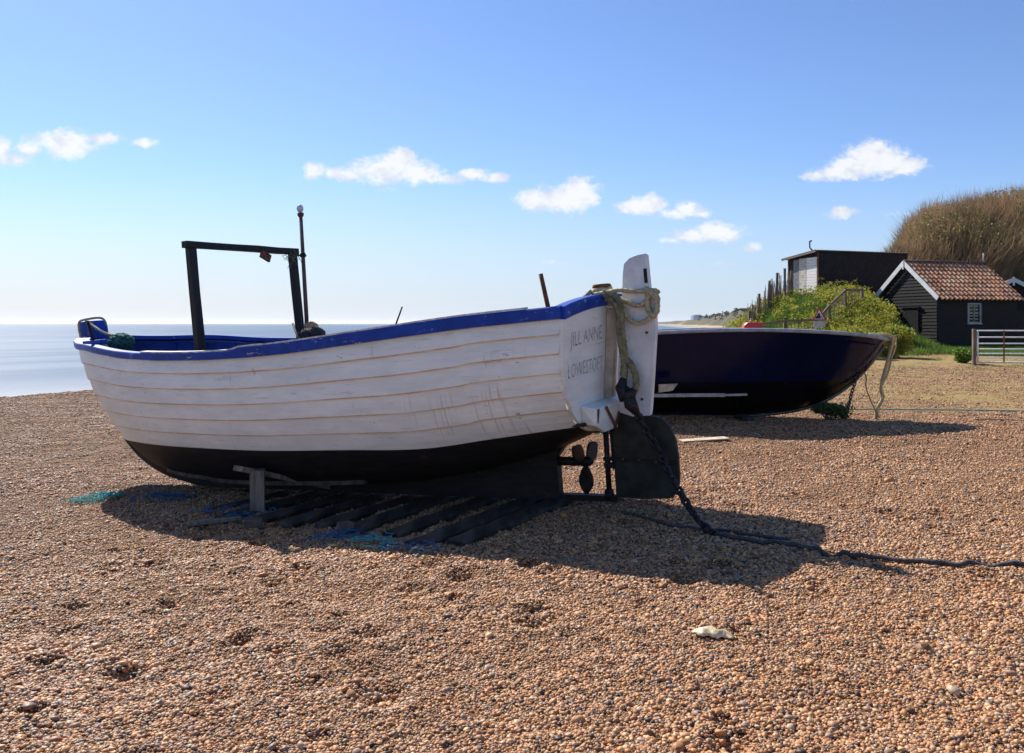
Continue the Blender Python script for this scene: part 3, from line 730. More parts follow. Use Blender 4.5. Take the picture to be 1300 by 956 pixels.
# steering frame
fr = empty('gallows_frame', (4.4, 0, 0)); fr.parent = boat
def lp(s, n_, z): return (s - 4.4, n_, z)
mb = MB(); mb.beam(lp(4.40, .93, .85), lp(4.43, .905, 2.87), .095, .075, up=(1, 0, 0), segs=4, jit=.003); mb.build('post', WOOD_DK, fr, .006)
mb = MB(); mb.beam(lp(4.49, -.72, .85), lp(4.44, -.64, 2.86), .095, .075, up=(1, 0, 0), segs=4, jit=.003); mb.build('post', WOOD_DK, fr, .006)
mb = MB(); mb.beam(lp(4.42, 1.0, 2.885), lp(4.44, -.72, 2.835), .085, .075, segs=5, jit=.003); mb.build('crossbeam', WOOD_DK, fr, .006)
mb = MB(); mb.box(lp(4.37, -.12, 2.765), (.03, .15, .09), (R(25), 0, 0)); mb.build('hanging_block', RUST, fr)
mb = MB()
for k in range(16):
    a = Vector(lp(4.42, -.60, 2.84)); pts = [a]
    for q in range(4): pts.append(pts[-1] + Vector((random.uniform(-.04, .04), random.uniform(-.06, .06), random.uniform(-.07, .02))))
    mb.tube(pts, .0035, 4)
mb.build('frayed_twine', ROPE_OL, fr)
# mast with lamp
ms = empty('mast', (4.36, -.83, 0)); ms.parent = boat
mb = MB(); mb.tube([(.21, .03, .9), (.12, 0, 2.0), (.06, 0, 3.30)], [.030, .027, .023], 10); mb.build('pole', mat('grey_brown_pole', (.12, .085, .065), .7, var=.4, vscale=12), ms)
mb = MB(); mb.tube([(.06, 0, 3.28), (.06, 0, 3.30), (.06, 0, 3.33)], [.03, .04, .04], 14); mb.build('lamp_collar', RUST, ms)
mb = MB(); mb.ball((.06, 0, 3.385), .044, 14, 10, 0, (1, 1, 1.2)); mb.build('lamp', mat('lamp_glass', (.62, .64, .68), .2, spec=.6), ms)
mb = MB(); mb.beam((.085, .18, 2.79), (.085, -.05, 2.79), .03, .02); mb.cyl((.085, 0, 2.77), (.085, 0, 2.82), .036); mb.build('bracket', IRON_DK, ms)
# thole pins, bollard, stem head
def pin(a, b, r=.016, m_=RUST, name='thole_pin'):
    mb = MB(); mb.cyl(a, b, r, r * .92, 8); return mb.build(name, m_, boat)
pin((.10, .90, 1.70), (.14, .95, 2.14), .021)
pin((6.42, .80, 1.86), (6.46, .84, 2.19), .022, IRON_DK)
pin((4.82, -1.18, 1.5), (4.93, -1.22, 2.0), .014, IRON_DK)
pin((3.1, .62, 1.35), (3.38, .55, 1.93), .012, IRON_DK)
pin((2.55, .2, 1.35), (2.25, .1, 2.0), .010, IRON_DK)
mb = MB(); mb.box((6.42, .80, 1.925), (.34, .10, .05)); mb.build('rowlock_pad', BLUE, boat, .008)
bo = empty('stern_bollard', (.04, -.06, 1.8)); bo.parent = boat
mb = MB(); mb.cyl((0, 0, -.1), (0, 0, .20), .055, .05); mb.build('post', RUST, bo)
mb = MB(); mb.tube([(0, 0, .19), (0, 0, .20), (0, 0, .225), (0, 0, .23)], [.05, .085, .085, .06], 16); mb.build('cap', RUST, bo)
sh = [(7.48, 1.90), (7.70, 1.90), (7.76, 2.17), (7.72, 2.23), (7.54, 2.23), (7.47, 2.12)]
mb = MB(); mb.prism([(s, 0, z) for s, z in sh], None, (0, .25, 0)); mb.build('stem_head', BLUE, boat, .02)
mb = MB(); mb.beam((7.50, 0, 1.70), (7.05, 0, 1.68), .36, .03); mb.build('foredeck', BLUE_IN, boat)

# things lying on / tied to the boat
def lumpy(name, c, r, m_, sc_=(1, 1, .7)):
    mb = MB(); mb.ball((0, 0, 0), r, 26, 16, 0, sc_, .10)
    for k in range(26):
        p = Vector((random.uniform(-1, 1), random.uniform(-1, 1), random.uniform(-.2, 1))).normalized() * r; pts = [p]
        for q in range(7): pts.append((pts[-1] + Vector([random.uniform(-.05, .05) for _ in range(3)])).normalized() * r * random.uniform(.85, 1.15) )
        mb.tube([Vector((a.x * sc_[0], a.y * sc_[1], a.z * sc_[2])) for a in pts], .006, 5)
    o = mb.build(name, m_); o.location = c; return o
NETG = mat('green_net', (.05, .15, .12), .9, var=.6, vscale=25, bump=.8, bscale=60, bdist=.02)
o = lumpy('net_bundle', bw(6.75, .20, 1.90), .16, NETG); tag(o, 'green net bundle lying in the bow of the white boat', 'fishing net')
mb = MB(); mb.tube(spline([bw(7.62, .10, 2.25), bw(7.46, .12, 2.17), bw(7.2, .13, 2.05), bw(6.95, .12, 1.98)], 8), .016, 6, 0, 60, 3, .3)
mb.tube(spline([bw(7.66, .165, 2.02), bw(7.68, .16, 2.20), bw(7.62, .12, 2.25), bw(7.56, -.12, 2.25), bw(7.55, -.165, 2.05)], 8), .016, 6, 0, 60, 3, .3)
o = mb.build('bow_rope', ROPE); tag(o, 'short pale rope looped over the blue stem head of the white boat', 'rope')
o = lumpy('fishing_float', bw(4.15, -.55, 1.86), .085, mat('orange_float', (.55, .30, .14), .8, var=.4, vscale=20), (1, 1, .9)); tag(o, 'small worn orange float lying inside the white boat below the frame', 'float')
o = lumpy('rag_bundle', bw(3.9, -.30, 1.80), .11, mat('dark_rag', (.06, .06, .06), .9, var=.6, vscale=20, bump=.6, bscale=60), (1.3, 1, .6)); tag(o, 'dark bundle lying beside the orange float in the white boat', 'bundle')
# stern rope: turns on the bollard, across to the rudder, round it, and hanging down
mb = MB()
pts = []
for k in range(46): a = k * .42; pts.append(bw(.04 + .078 * math.cos(a), -.06 + .078 * math.sin(a), 1.86 + .15 * k / 46 + .008 * math.sin(k)))
mb.tube(pts, .022, 9, 0, 45, 3, .35)
turns = [bw(0.050, .15, 1.93), bw(-0.200, .13, 1.95), bw(-0.330, .10, 1.93), bw(-0.490, .05, 1.925), bw(-0.520, 0, 1.91), bw(-0.480, -.06, 1.90), bw(-0.270, -.07, 1.88), bw(0.020, .02, 1.86), bw(-0.190, .07, 1.80), bw(-0.250, .09, 1.70), bw(-0.350, .09, 1.64), bw(-0.470, .07, 1.69), bw(-0.510, .04, 1.76), bw(-0.520, 0, 1.85), bw(-0.490, .05, 1.89), bw(-0.370, .07, 1.80), bw(-0.200, .09, 1.86), bw(0.030, .13, 1.90)]
mb.tube(spline(turns, 10), .020, 9, 0, 45, 3, .35)
mb.tube(spline([bw(-0.420, .05, 1.95), bw(-0.510, .07, 1.88), bw(-0.530, .07, 1.76), bw(-0.490, .08, 1.70), bw(-0.440, .06, 1.78), bw(-0.450, .05, 1.90)], 8), .026, 9, 0, 45, 3, .35)
mb.tube(spline([bw(0.050, .16, 1.97), bw(0.120, .22, 1.90), bw(0.200, .18, 1.88), bw(0.140, .05, 1.9)], 8), .020, 8, 0, 45, 3, .35)
o = mb.build('stern_rope', ROPE); tag(o, 'pale hemp rope wound round the rusty bollard and lashed round the rudder head', 'rope')
mb = MB()
mb.tube(spline([bw(-0.060, 0.130, 1.95), bw(-0.205, 0.140, 1.86), bw(-0.200, 0.130, 1.6), bw(-0.205, 0.120, 1.38), bw(-0.190, 0.120, 1.22), bw(-0.170, 0.120, 1.10), bw(-0.210, 0.120, 1.02), bw(-0.270, 0.110, 1.05), bw(-0.290, 0.110, 1.16), bw(-0.260, 0.120, 1.27), bw(-0.215, 0.120, 1.33)], 10), .030, 9, 0, 40, 3, .35)
mb.tube(spline([bw(-0.040, 0.140, 1.94), bw(-0.180, 0.150, 1.8), bw(-0.175, 0.140, 1.55), bw(-0.190, 0.130, 1.32), bw(-0.165, 0.125, 1.18)], 10), .024, 9, 0, 40, 3, .35)
o = mb.build('hanging_rope', ROPE_OL); tag(o, 'greenish doubled rope hanging down the sternpost and ending in a loop above the chain', 'rope')

def chain(name, pts, L, r, m_, wid=.62, sway=0.0):
    P = spline(pts, 40); mb = MB(); acc = [0]
    for i in range(1, len(P)): acc.append(acc[-1] + (P[i] - P[i - 1]).length)
    tot = acc[-1]; nl = int(tot / (L * .72))
    for k in range(nl):
        d = tot * (k + .5) / nl; i = max(1, min(len(P) - 1, int(np.searchsorted(acc, d)))); c = P[i - 1].lerp(P[i], (d - acc[i - 1]) / max(acc[i] - acc[i - 1], 1e-6)); t = (P[i] - P[i - 1]).normalized()
        a = t.orthogonal().normalized(); a = Matrix.Rotation(k * R(90) + R(35) + random.uniform(-.3, .3), 3, t) @ a
        ring_ = []
        for q in range(13):
            th = 2 * PI * q / 12; ring_.append(c + t * (L / 2 * math.cos(th)) + a * (L * wid / 2 * math.sin(th)))
        mb.tube(ring_, r, 6, 0, cap=False)
    return mb.build(name, m_)
# tarred chain from the rope's loop to the beach, then across the shingle
gch = lambda x, y, dz=.02: (x, y, g1(x, y) + dz)
c0 = [bw(-0.210, .155, 1.06), bw(-0.230, .16, .98), bw(-0.270, .15, .88), bw(-0.330, .13, .72), bw(-0.450, .12, .50), Vector((1.36, 7.35, .30)), Vector((1.52, 7.0, .0)), gch(1.62, 6.75, .01)]
o = chain('anchor_chain', c0, .085, .015, CHAIN); tag(o, 'black tarred chain slanting from the rudder down to the shingle', 'chain')
mb = MB()
mb.tube([bw(-0.190, .165, 1.16), bw(-0.160, .17, 1.08), bw(-0.190, .175, 1.0), bw(-0.250, .17, 1.0), bw(-0.280, .165, 1.06)], [.03, .05, .06, .055, .03], 9, 0, 30, 3, .5)
mb.tube([bw(-0.220, .175, 1.04), bw(-0.250, .18, .92), bw(-0.290, .17, .84)], [.045, .055, .03], 9, 0, 30, 3, .5)
o = mb.build('shackle_knot', CHAIN); tag(o, 'lumpy black tarred knot joining the hanging rope to the chain', 'knot')
gl = [(1.62, 6.75), (1.9, 6.55), (2.15, 6.35), (2.35, 6.1), (2.5, 5.98), (2.8, 5.82), (3.05, 5.72), (3.4, 5.62), (3.9, 5.50), (4.4, 5.44)]
P = spline([gch(x, y, .022) for x, y in gl], 30); P = [Vector((p.x, p.y + .012 * math.sin(i * .35), float(gz(np.array([p.x]), np.array([p.y]))[0]) + .026)) for i, p in enumerate(P)]
mb = MB(); mb.tube(P, .0155, 8, 0, 60, 3, .5); o = mb.build('ground_rope', mat('tarred_rope', (.07, .065, .065), .8, var=.5, vscale=60, bump=.5, bscale=160)); tag(o, 'dark tarred rope lying across the shingle to the right of the white boat', 'rope')
gl2 = [(1.0, 7.75), (1.2, 7.35), (1.45, 7.05), (1.8, 6.85), (2.15, 6.6)]
P = spline([gch(x, y, .02) for x, y in gl2], 20); P = [Vector((p.x, p.y, float(gz(np.array([p.x]), np.array([p.y]))[0]) + .02)) for p in P]
mb = MB(); mb.tube(P, .013, 7, 0, 55, 3, .5); o = mb.build('keel_line', MATS['tarred_rope']); tag(o, 'thin black line lying in the boat shadow below the rudder post', 'line')

# ------------------------------------------------------------------ sleepers, prop, twine, scraps
U = Vector((-.866, .5, 0)); NN = Vector((-.5, -.866, 0))
def plan(s, n_): p = Vector((BO[0], BO[1], 0)) + U * s + NN * n_; return p
SL = [(.70, 1.70, .17), (.98, 1.88, .19), (1.42, 1.62, .17), (1.92, 1.60, .20), (2.38, 1.42, .17), (2.80, 1.50, .18), (3.25, 1.36, .17), (3.72, 1.42, .19), (4.2, 1.25, .17), (4.7, 1.30, .18), (5.2, 1.15, .18), (5.75, 1.20, .17), (6.3, 1.10, .19)]
SLLAB = ['square-ended sleeper nearest the stern under the white boat', 'longest sleeper under the white boat, its near end wound with blue twine', 'sleeper third from the stern under the white boat', 'thick square-ended sleeper fourth from the stern, blue twine beside its end', 'sleeper fifth from the stern under the white boat', 'sleeper sixth from the stern under the white boat', 'sleeper just on the stern side of the upright timber prop', 'sleeper whose end lies right by the foot of the upright timber prop', 'sleeper just on the bow side of the upright timber prop', 'sleeper fourth from the bow end under the white boat', 'sleeper third from the bow end under the white boat', 'sleeper second from the bow end under the white boat', 'sleeper nearest the bow, teal twine over its sunlit end']
for (s, n1, wd), lab in zip(SL, SLLAB):
    kz = bw(s, 0, 0).z - .075; ya = random.uniform(-.13, .13); a = plan(s, n1); b = plan(s + ya, -1.15 if s > 2 else -.05 - .45 * s)
    za = min(kz - .01, g1(a.x, a.y) + .045); zb_ = kz + .0
    mid = Vector(((a.x + b.x) / 2, (a.y + b.y) / 2, kz)); mb = MB()
    aa = Vector((a.x, a.y, kz - .02)); bb = Vector((b.x, b.y, kz - .005))
    mb.beam(aa - mid, bb - mid, wd * 1.22, .14, segs=10, jit=.006); o = mb.build('sleeper', SLEEPER, None, .01); o.location = mid
    tag(o, lab, 'timber sleeper', 'timber sleepers under the white boat')
pb = plan(3.65, 1.01); pz = g1(pb.x, pb.y)
pt = empty('timber_prop', (pb.x, pb.y, pz - .05)); tag(pt, 'upright timber prop with a slanting plank on top, leaning against the white boat', 'prop')
mb = MB(); mb.box((0, 0, .24), (.145, .12, .52), (0, 0, R(12)), jit=.003); mb.build('post', WOOD_GY, pt, .006)
z0 = pz - .05; mb = MB(); mb.beam(Vector((-.17, -.10, .53)), Vector((.62, .95, .12)), .17, .055, segs=5, jit=.003); mb.build('plank', WOOD_GY, pt, .005)

def twine(name, c, spread, n_, m_, lab, r=.006, elong=(1, 1)):
    mb = MB(); cx, cy = c
    for k in range(int(n_ * .55)):
        x, y = cx + random.uniform(-.4, .4) * spread * elong[0], cy + random.uniform(-.4, .4) * spread * elong[1]; a = random.uniform(0, 6.28); pts = []
        for q in range(random.randint(10, 18)):
            a += random.uniform(-1.1, 1.1); x += .045 * math.cos(a) * elong[0]; y += .045 * math.sin(a); x += (cx - x) * .12; y += (cy - y) * .12
            pts.append((x, y, float(gz(np.array([x]), np.array([y]))[0]) + .02 + random.uniform(0, .045)))
        mb.tube(spline(pts, 3), r * .55, 4)
    o = mb.build(name, m_); tag(o, lab, 'twine', None); return o
TW = [((-4.86, 9.95), .42, 44, TEAL, 'bright teal twine tangle in the sun beside the sleeper nearest the bow'), ((-4.0, 9.75), .40, 22, BLUETW, 'blue twine tangle in shade next to the teal one'),
      ((-3.05, 8.95), .30, 14, BLUETW, 'blue twine tangle in shade just left of the timber prop'), ((-2.62, 8.62), .40, 12, BLUETW, 'flat run of blue twine around the foot of the timber prop'),
      ((-1.45, 7.30), .30, 18, BLUETW, 'blue twine tangle by the thick sleeper end'), ((-1.05, 6.95), .28, 12, TEAL, 'faded teal twine between two sleeper ends in the shade'), ((-.72, 6.68), .30, 9, BLUETW, 'loose loops of blue twine round the longest sleeper end')]
for c, sp_, n_, m_, lab in TW: twine('twine_tangle', c, sp_, n_, m_, lab, .007, (1.5, 1))
def lay(name, x, y, size, rz, m_, lab, cat, dz=0):
    mb = MB(); mb.box((0, 0, 0), size, jit=.003); o = mb.build(name, m_, None, .004); o.location = (x, y, g1(x, y) + size[2] / 2 + .015 + dz); o.rotation_euler = (R(random.uniform(-3, 3)), R(random.uniform(-3, 3)), rz); tag(o, lab, cat); return o
lay('plank', -2.92, 8.35, (.50, .09, .035), R(28), WOOD_GY, 'short pale plank lying on the shingle in front of the timber prop', 'plank')
lay('timber_block', -1.47, 7.50, (.12, .11, .09), R(35), mat('dirty_block_wood', (.11, .085, .065), .85, var=.4, vscale=10, bump=.4), 'square timber block at the end of the thick sleeper', 'timber block')
lay('timber_block', -2.45, 8.05, (.16, .12, .07), R(15), MATS['dirty_block_wood'], 'flat timber block in shade right of the timber prop', 'timber block')
# torn plastic scrap
mb = MB(); V = []; F = []
for i in range(15):
    for j in range(7):
        u = i / 14; v = j / 6 - .5; wd = .085 * math.sin(PI * (u * .8 + .12)) ** .7 * (1 - .3 * u); V.append((.25 * u - .12, v * wd * 1.6 + .01 * math.sin(i * 1.3), .012 + .040 * (1 - (2 * v) ** 2) * math.sin(PI * u * .9 + .2) + random.uniform(-.008, .008)))
for i in range(14):
    for j in range(6): a = i * 7 + j; F.append((a, a + 7, a + 8, a + 1))
mb.add(V, F, 0, True); o = mb.build('plastic_scrap', mat('yellowed_plastic', (.58, .47, .28), .5, var=.4, vscale=25, bump=.5, bscale=40)); sd = o.modifiers.new('t', 'SOLIDIFY'); sd.thickness = .006
o.scale = (.85, .85, .8); o.location = (1.06, 4.50, g1(1.06, 4.5) + .022); o.rotation_euler = (0, 0, R(-22)); tag(o, 'crumpled yellowish white scrap lying alone on the shingle in the foreground', 'scrap')

# ------------------------------------------------------------------ the dark boat
DX, DY = 6.30, 14.3
DL = 6.4
dark = empty('dark_boat', (DX - DL, DY + .55, 0), (0, 0, R(-4.5)))
tag(dark, 'glossy navy and black open boat with grey rim, lying on the shingle behind the rudder', 'boat')
DSs = [0, 1.5, 3.0, 4.2, 5.1, 5.8, 6.2, 6.42]; DB = [.92, 1.02, 1.05, 1.02, .90, .64, .34, .03]; DZ = [1.26, 1.36, 1.46, 1.48, 1.45, 1.40, 1.355, 1.32]
DKs = [0, 3.0, 4.4, 5.0, 5.5, 5.85, 6.08, 6.28, 6.42]; DKz = [.06, .03, .06, .15, .34, .59, .82, 1.07, 1.27]
def dpt(s, v):
    b = float(cri(s, DSs, DB)); zs = float(cri(s, DSs, DZ)); zk = float(cri(s, DKs, DKz)); k = float(sm((s - 3.2) / 2.6))
    chine = .22 * (1 - k)
    if k < 1: yv = b * ((1 - k) * min(1, (v / .28) ** .8 * .80 if v < .28 else .80 + .20 * (v - .28) / .72) + k * (v ** .82) * (.86 + .14 * v))
    else: yv = b * (v ** .82) * (.86 + .14 * v)
    return (s, yv, zk + (zs - zk) * (v if k > 0 or True else v))
def navy_fn(n, b, co):
    sp = n.new('ShaderNodeSeparateXYZ'); n.l.new(co, sp.inputs[0])
    lim = n.math('ADD', sp.outputs[2], n.math('MULTIPLY', n.math('SUBTRACT', n.noise(co, .8, 2), .5), .03))
    f = n.ss(lim, .655, .66)
    up = n.mix(n.ss(n.noise(co, 3, 5, .7), .4, .7), (.003, .006, .027), (.005, .009, .040))
    c = n.mix(f, (.004, .004, .005), up)
    scr = n.math('MULTIPLY', n.ss(n.noise(n.mapping(co, (2, 2, 16)), 3, 6, .8), .64, .70), .22); c = n.mix(scr, c, (.2, .2, .22))
    n.put(b.inputs['Base Color'], c)
    n.put(b.inputs['Roughness'], n.math('ADD', .16, n.math('MULTIPLY', n.ss(n.noise(co, 5, 4, .7), .4, .8), .14)))
    n.put(b.inputs['Normal'], n.bump(n.noise(n.mapping(co, (.7, .7, 2)), 1.6, 2), .25, .03))
NAVY = mat('navy_gloss_gelcoat', rough=.12, spec=.12, fn=navy_fn)
ss = np.concatenate([np.linspace(0, 4.2, 26)[:-1], np.linspace(4.2, 6.42, 30)]); vs = np.linspace(0, 1, 22); V = []; F = []
for sgn in (1, -1):
    o_ = 0 if sgn == 1 else len(ss) * len(vs)
    for s in ss:
        for v in vs: p = dpt(s, v); V.append((p[0], -p[1] * sgn, p[2]))
    for i in range(len(ss) - 1):
        for k in range(len(vs) - 1):
            a = o_ + i * len(vs) + k; F.append((a, a + len(vs), a + len(vs) + 1, a + 1) if sgn == 1 else (a, a + 1, a + len(vs) + 1, a + len(vs)))
npmesh('hull', V, F, NAVY, smooth=True, parent=dark)
mb = MB(); r_ = [dpt(0, v) for v in vs]; mb.prism([(p[0], p[1], p[2]) for p in r_] + [(p[0], -p[1], p[2]) for p in r_[::-1]], None, (.04, 0, 0)); mb.build('transom', NAVY, dark)
RIM = mat('grey_white_rim', (.30, .32, .35), .4, var=.25, vscale=7, spec=.5)
pth = [(s, float(cri(s, DSs, DB)), float(cri(s, DSs, DZ))) for s in ss]
V = []; F = []; full = [(s, -b, z) for s, b, z in pth] + [(6.47, 0, 1.325)] + [(s, b, z) for s, b, z in pth[::-1]]
for i, p in enumerate(full):
    a = full[max(i - 1, 0)]; b = full[min(i + 1, len(full) - 1)]; t = Vector((b[0] - a[0], b[1] - a[1], 0)).normalized(); out = Vector((t.y, -t.x, 0))
    for (o_, z) in ((.006, -.012), (.036, -.004), (.042, .024), (.030, .044), (-.03, .050), (-.10, .044), (-.10, .0), (-.02, -.012)): V.append((p[0] + out.x * o_, p[1] + out.y * o_, p[2] + z))
for i in range(len(full) - 1):
    for j in range(8): F.append((i * 8 + j, (i + 1) * 8 + j, (i + 1) * 8 + (j + 1) % 8, i * 8 + (j + 1) % 8))
mb = MB(); mb.add(V, F + [tuple(range(8))], 0, True); mb.build('rim', RIM, dark)
mb = MB(); V = []; F = []
for s in np.linspace(.1, 6.2, 24):
    b = float(cri(s, DSs, DB)) - .04; z = float(cri(s, DSs, DZ)) - .12; V += [(s, -max(b, .02), z), (s, max(b, .02), z)]
for i in range(23): F.append((2 * i, 2 * i + 2, 2 * i + 3, 2 * i + 1))
mb.add(V, F); mb.build('inner_deck', RIM, dark)
mb = MB()      # spray rail, pale worn
pts = [dpt(s, .29) for s in np.linspace(1.2, 3.98, 16)]
for i in range(len(pts) - 1):
    k = 1 if i < len(pts) - 3 else .6
    mb.beam((pts[i][0], -pts[i][1] - .015, pts[i][2] - .0), (pts[i + 1][0] + .002, -pts[i + 1][1] - .015, pts[i + 1][2] - .0), .045 * k, .055 * k)
mb.build('spray_rail', mat('worn_pale_rubber', (.42, .39, .35), .6, var=.3, vscale=8), dark)
mb = MB(); mb.tube(spline([(s, 0, float(cri(s, DKs, DKz)) - .01) for s in np.linspace(.2, 6.40, 30)], 2), .028, 8); mb.build('keel_strip', mat('worn_keel_metal', (.13, .12, .11), .5, metal=.4, var=.4, vscale=9), dark)
mb = MB(); mb.ball((5.98, -.04, .84), .03, 8, 6); rg = []
for q in range(15): th = 2 * PI * q / 14; rg.append((6.03 + .07 * math.cos(th), -.06, .86 + .07 * math.sin(th)))
mb.tube(rg, .010, 6, cap=False); mb.build('bow_ring', RUST, dark)
# supports
for i, sx in enumerate((1.3, 4.0)):
    p = Vector((DX - DL + sx, DY + .45, 0)); mb = MB(); mb.beam((0, -.7, 0), (0, .9, 0), .2, .12, segs=4, jit=.005); o = mb.build('support_beam', SLEEPER, None, .008); o.location = (p.x, p.y, g1(p.x, p.y) + .0)
    tag(o, ['low dark timber under the hidden stern half of the navy boat', 'low dark timber under the middle of the navy boat'][i], 'timber', 'timbers under the navy boat')
mb = MB(); mb.prism([(0, 0, 0), (.22, 0, .03), (.30, 0, .14), (.0, 0, .13)], None, (0, .03, 0)); o = mb.build('leaning_board', WOOD_PL, None, .004); o.location = (2.30, 13.35, .52); tag(o, 'pale board end jutting from behind the rudder beside the navy boat', 'board')
mb = MB(); mb.cyl((0, 0, -.52), (0, .0, .02), .03); 
# red fuel tank on the far side of the boat
mb = MB(); mb.box((4.2, .05, 1.34), (.9, .8, .30)); mb.build('engine_locker', RIM, dark, .02)
ft = empty('fuel_tank', (4.17, 14.75, 1.492), (0, 0, R(-4))); tag(ft, 'red plastic fuel tank sitting on the navy boat', 'fuel tank')
REDM = mat('red_plastic', (.55, .02, .015), .35, spec=.5)
mb = MB(); mb.prism([(-.17, 0, 0), (.16, 0, 0), (.165, 0, .08), (.14, 0, .125), (-.11, 0, .13), (-.16, 0, .09)], None, (0, .24, 0)); mb.build('tank_body', REDM, ft, .02)
mb = MB(); mb.cyl((-.02, 0, .12), (-.02, 0, .17), .03); mb.cyl((-.02, 0, .17), (-.02, 0, .20), .02); mb.build('filler_cap', mat('cream_cap', (.45, .30, .14), .6), ft)
# straw rope hanging from its bow
def dwp(s, y, z): return Vector((DX - DL, DY + .55, 0)) + Matrix.Rotation(R(-4.5), 3, 'Z') @ Vector((s, y, z))
STRAW = mat('straw_rope', (.56, .45, .24), .95, var=.3, vscale=24, bump=.5, bscale=160)
mb = MB(); tipb = dwp(6.45, -.02, 1.37)
base = [tipb + Vector((-.28, .05, .04)), tipb + Vector((-.1, 0, .045)), tipb + Vector((.06, -.03, .01)), tipb + Vector((.08, -.03, -.10)), tipb + Vector((.02, -.02, -.35)), tipb + Vector((-.05, -.02, -.60)), tipb + Vector((-.12, -.03, -.83)), tipb + Vector((-.10, -.03, -1.0)), tipb + Vector((-.20, -.03, -1.22)), tipb + Vector((-.22, -.02, -1.40))]
for k in range(11):
    off = Vector((random.uniform(-.035, .035), random.uniform(-.03, .03), random.uniform(-.02, .02)))
    pts = []
    for i, p in enumerate(base): kk = 1.0 if i < 6 else (.25 if i == 6 else .5); pts.append(p + off * kk + Vector((random.uniform(-.012, .012), 0, random.uniform(-.01, .01))))
    mb.tube(spline(pts[:10 if k < 5 else 8], 6), .014 if k < 7 else .008, 6, 0, 50, 3, .4)
for k in range(26):
    i = random.choice([4, 5, 6, 7, 8]); p = base[i] + Vector((random.uniform(-.04, .04), 0, random.uniform(-.1, .1))); pts = [p]
    for q in range(5): pts.append(pts[-1] + Vector((random.uniform(-.03, .03), random.uniform(-.01, .01), random.uniform(-.08, .02))))
    mb.tube(pts, .003, 4)
o = mb.build('frayed_rope', STRAW); tag(o, 'frayed straw-coloured rope hanging from the bow tip of the navy boat', 'rope')
mb = MB(); rp = dwp(6.0, -.06, .80)
mb.tube(spline([rp, rp + Vector((.08, 0, -.08)), rp + Vector((.09, 0, -.3)), rp + Vector((.2, -.05, -.62)), Vector((tipb.x - .16, tipb.y - .05, .02))], 8), .010, 6)
mb.tube(spline([tipb + Vector((-.02, 0, -.02)), tipb + Vector((-.2, -.02, -.28)), rp + Vector((.10, 0, .03))], 8), .006, 5)
o = mb.build('thin_line', ROPE_OL); tag(o, 'thin slack line from the bow ring of the navy boat to the ground', 'line')
gp = (rp.x - .30, rp.y - .1); o = chain('mooring_chain', [rp, rp + Vector((-.10, -.02, -.16)), rp + Vector((-.20, -.05, -.45)), (gp[0], gp[1], g1(*gp) + .03)], .075, .011, mat('rusty_grey_chain', (.09, .08, .075), .6, metal=.5, var=.5, vscale=40)); tag(o, 'rusty chain hanging from the bow ring of the navy boat to the ground', 'chain')
lay('plywood_board', 2.72, 12.05, (.68, .22, .02), R(8), WOOD_PL, 'pale plywood strip lying on the shingle in front of the navy boat', 'board')
def gline(name, pts, r, m_, lab):
    P = spline([(x, y, 0) for x, y in pts], 24); P = [Vector((p.x, p.y + .02 * math.sin(i * .21), g1(p.x, p.y) + r + .022)) for i, p in enumerate(P)]
    mb = MB(); mb.tube(P, r, 6); o = mb.build(name, m_); tag(o, lab, 'rope'); return o
gline('washed_line', [(6.2, 15.55), (7.5, 15.5), (9.0, 15.3), (10.6, 15.0)], .014, mat('pale_teal_rope', (.22, .36, .30), .8), 'pale teal rope stretched over the turf beyond the navy boat bow')
gline('grey_line', [(7.6, 14.0), (8.6, 13.8), (9.9, 13.6)], .008, WOOD_GY, 'thin grey rope on the shingle right of the navy boat shadow')

# ------------------------------------------------------------------ foliage helpers
def leaf_cloud(pts, size, m_, name, smooth=False, flat=.0):
    n = len(pts); P = np.asarray(pts); a = RNG.normal(size=(n, 3)); a[:, 2] *= (1 - flat); a /= np.linalg.norm(a, axis=1)[:, None]
    b = RNG.normal(size=(n, 3)); b -= (b * a).sum(1)[:, None] * a; b /= np.linalg.norm(b, axis=1)[:, None]; s = np.asarray(size)[:, None] if np.ndim(size) else size
    V = np.stack([P - a * s, P + b * s * .5, P + a * s, P - b * s * .5], 1).reshape(-1, 3); i = np.arange(n) * 4
    return npmesh(name, V, np.stack([i, i + 1, i + 2, i + 3], 1), m_, smooth=smooth)
def leaf_mat(name, c1, c2, c3=None, scale=1.2, trans=.48):
    def fn(n, b, co):
        g = n.new('ShaderNodeNewGeometry'); f = n.noise(g.outputs['Position'], scale, 4, .7)
        c = n.mix(n.ss(f, .36, .64), c1, c2); r_ = n.noise(g.outputs['Position'], 9, 2, .7)
        c = n.mix(n.ss(r_, .45, .7), c, c3 or c2)
        n.put(b.inputs['Base Color'], c)
        tr = n.new('ShaderNodeBsdfTranslucent'); n.put(tr.inputs[0], c); mx = n.new('ShaderNodeMixShader'); mx.inputs[0].default_value = trans
        out = [x for x in n.n if x.type == 'OUTPUT_MATERIAL'][0]; n.l.new(b.outputs[0], mx.inputs[1]); n.l.new(tr.outputs[0], mx.inputs[2]); n.l.new(mx.outputs[0], out.inputs[0])
    return mat(name, rough=.6, spec=.3, fn=fn)
LEAF_Y = leaf_mat('yellow_green_leaves', (.18, .20, .025), (.42, .38, .05), (.30, .31, .04))
LEAF_G = leaf_mat('green_leaves', (.05, .12, .015), (.12, .22, .03), (.16, .24, .04))
GRASSM = leaf_mat('fresh_grass', (.06, .13, .015), (.13, .22, .035), (.17, .22, .05))
TWIG = leaf_mat('bare_twigs', (.15, .095, .055), (.40, .26, .155), (.30, .23, .10), scale=.55, trans=.35)
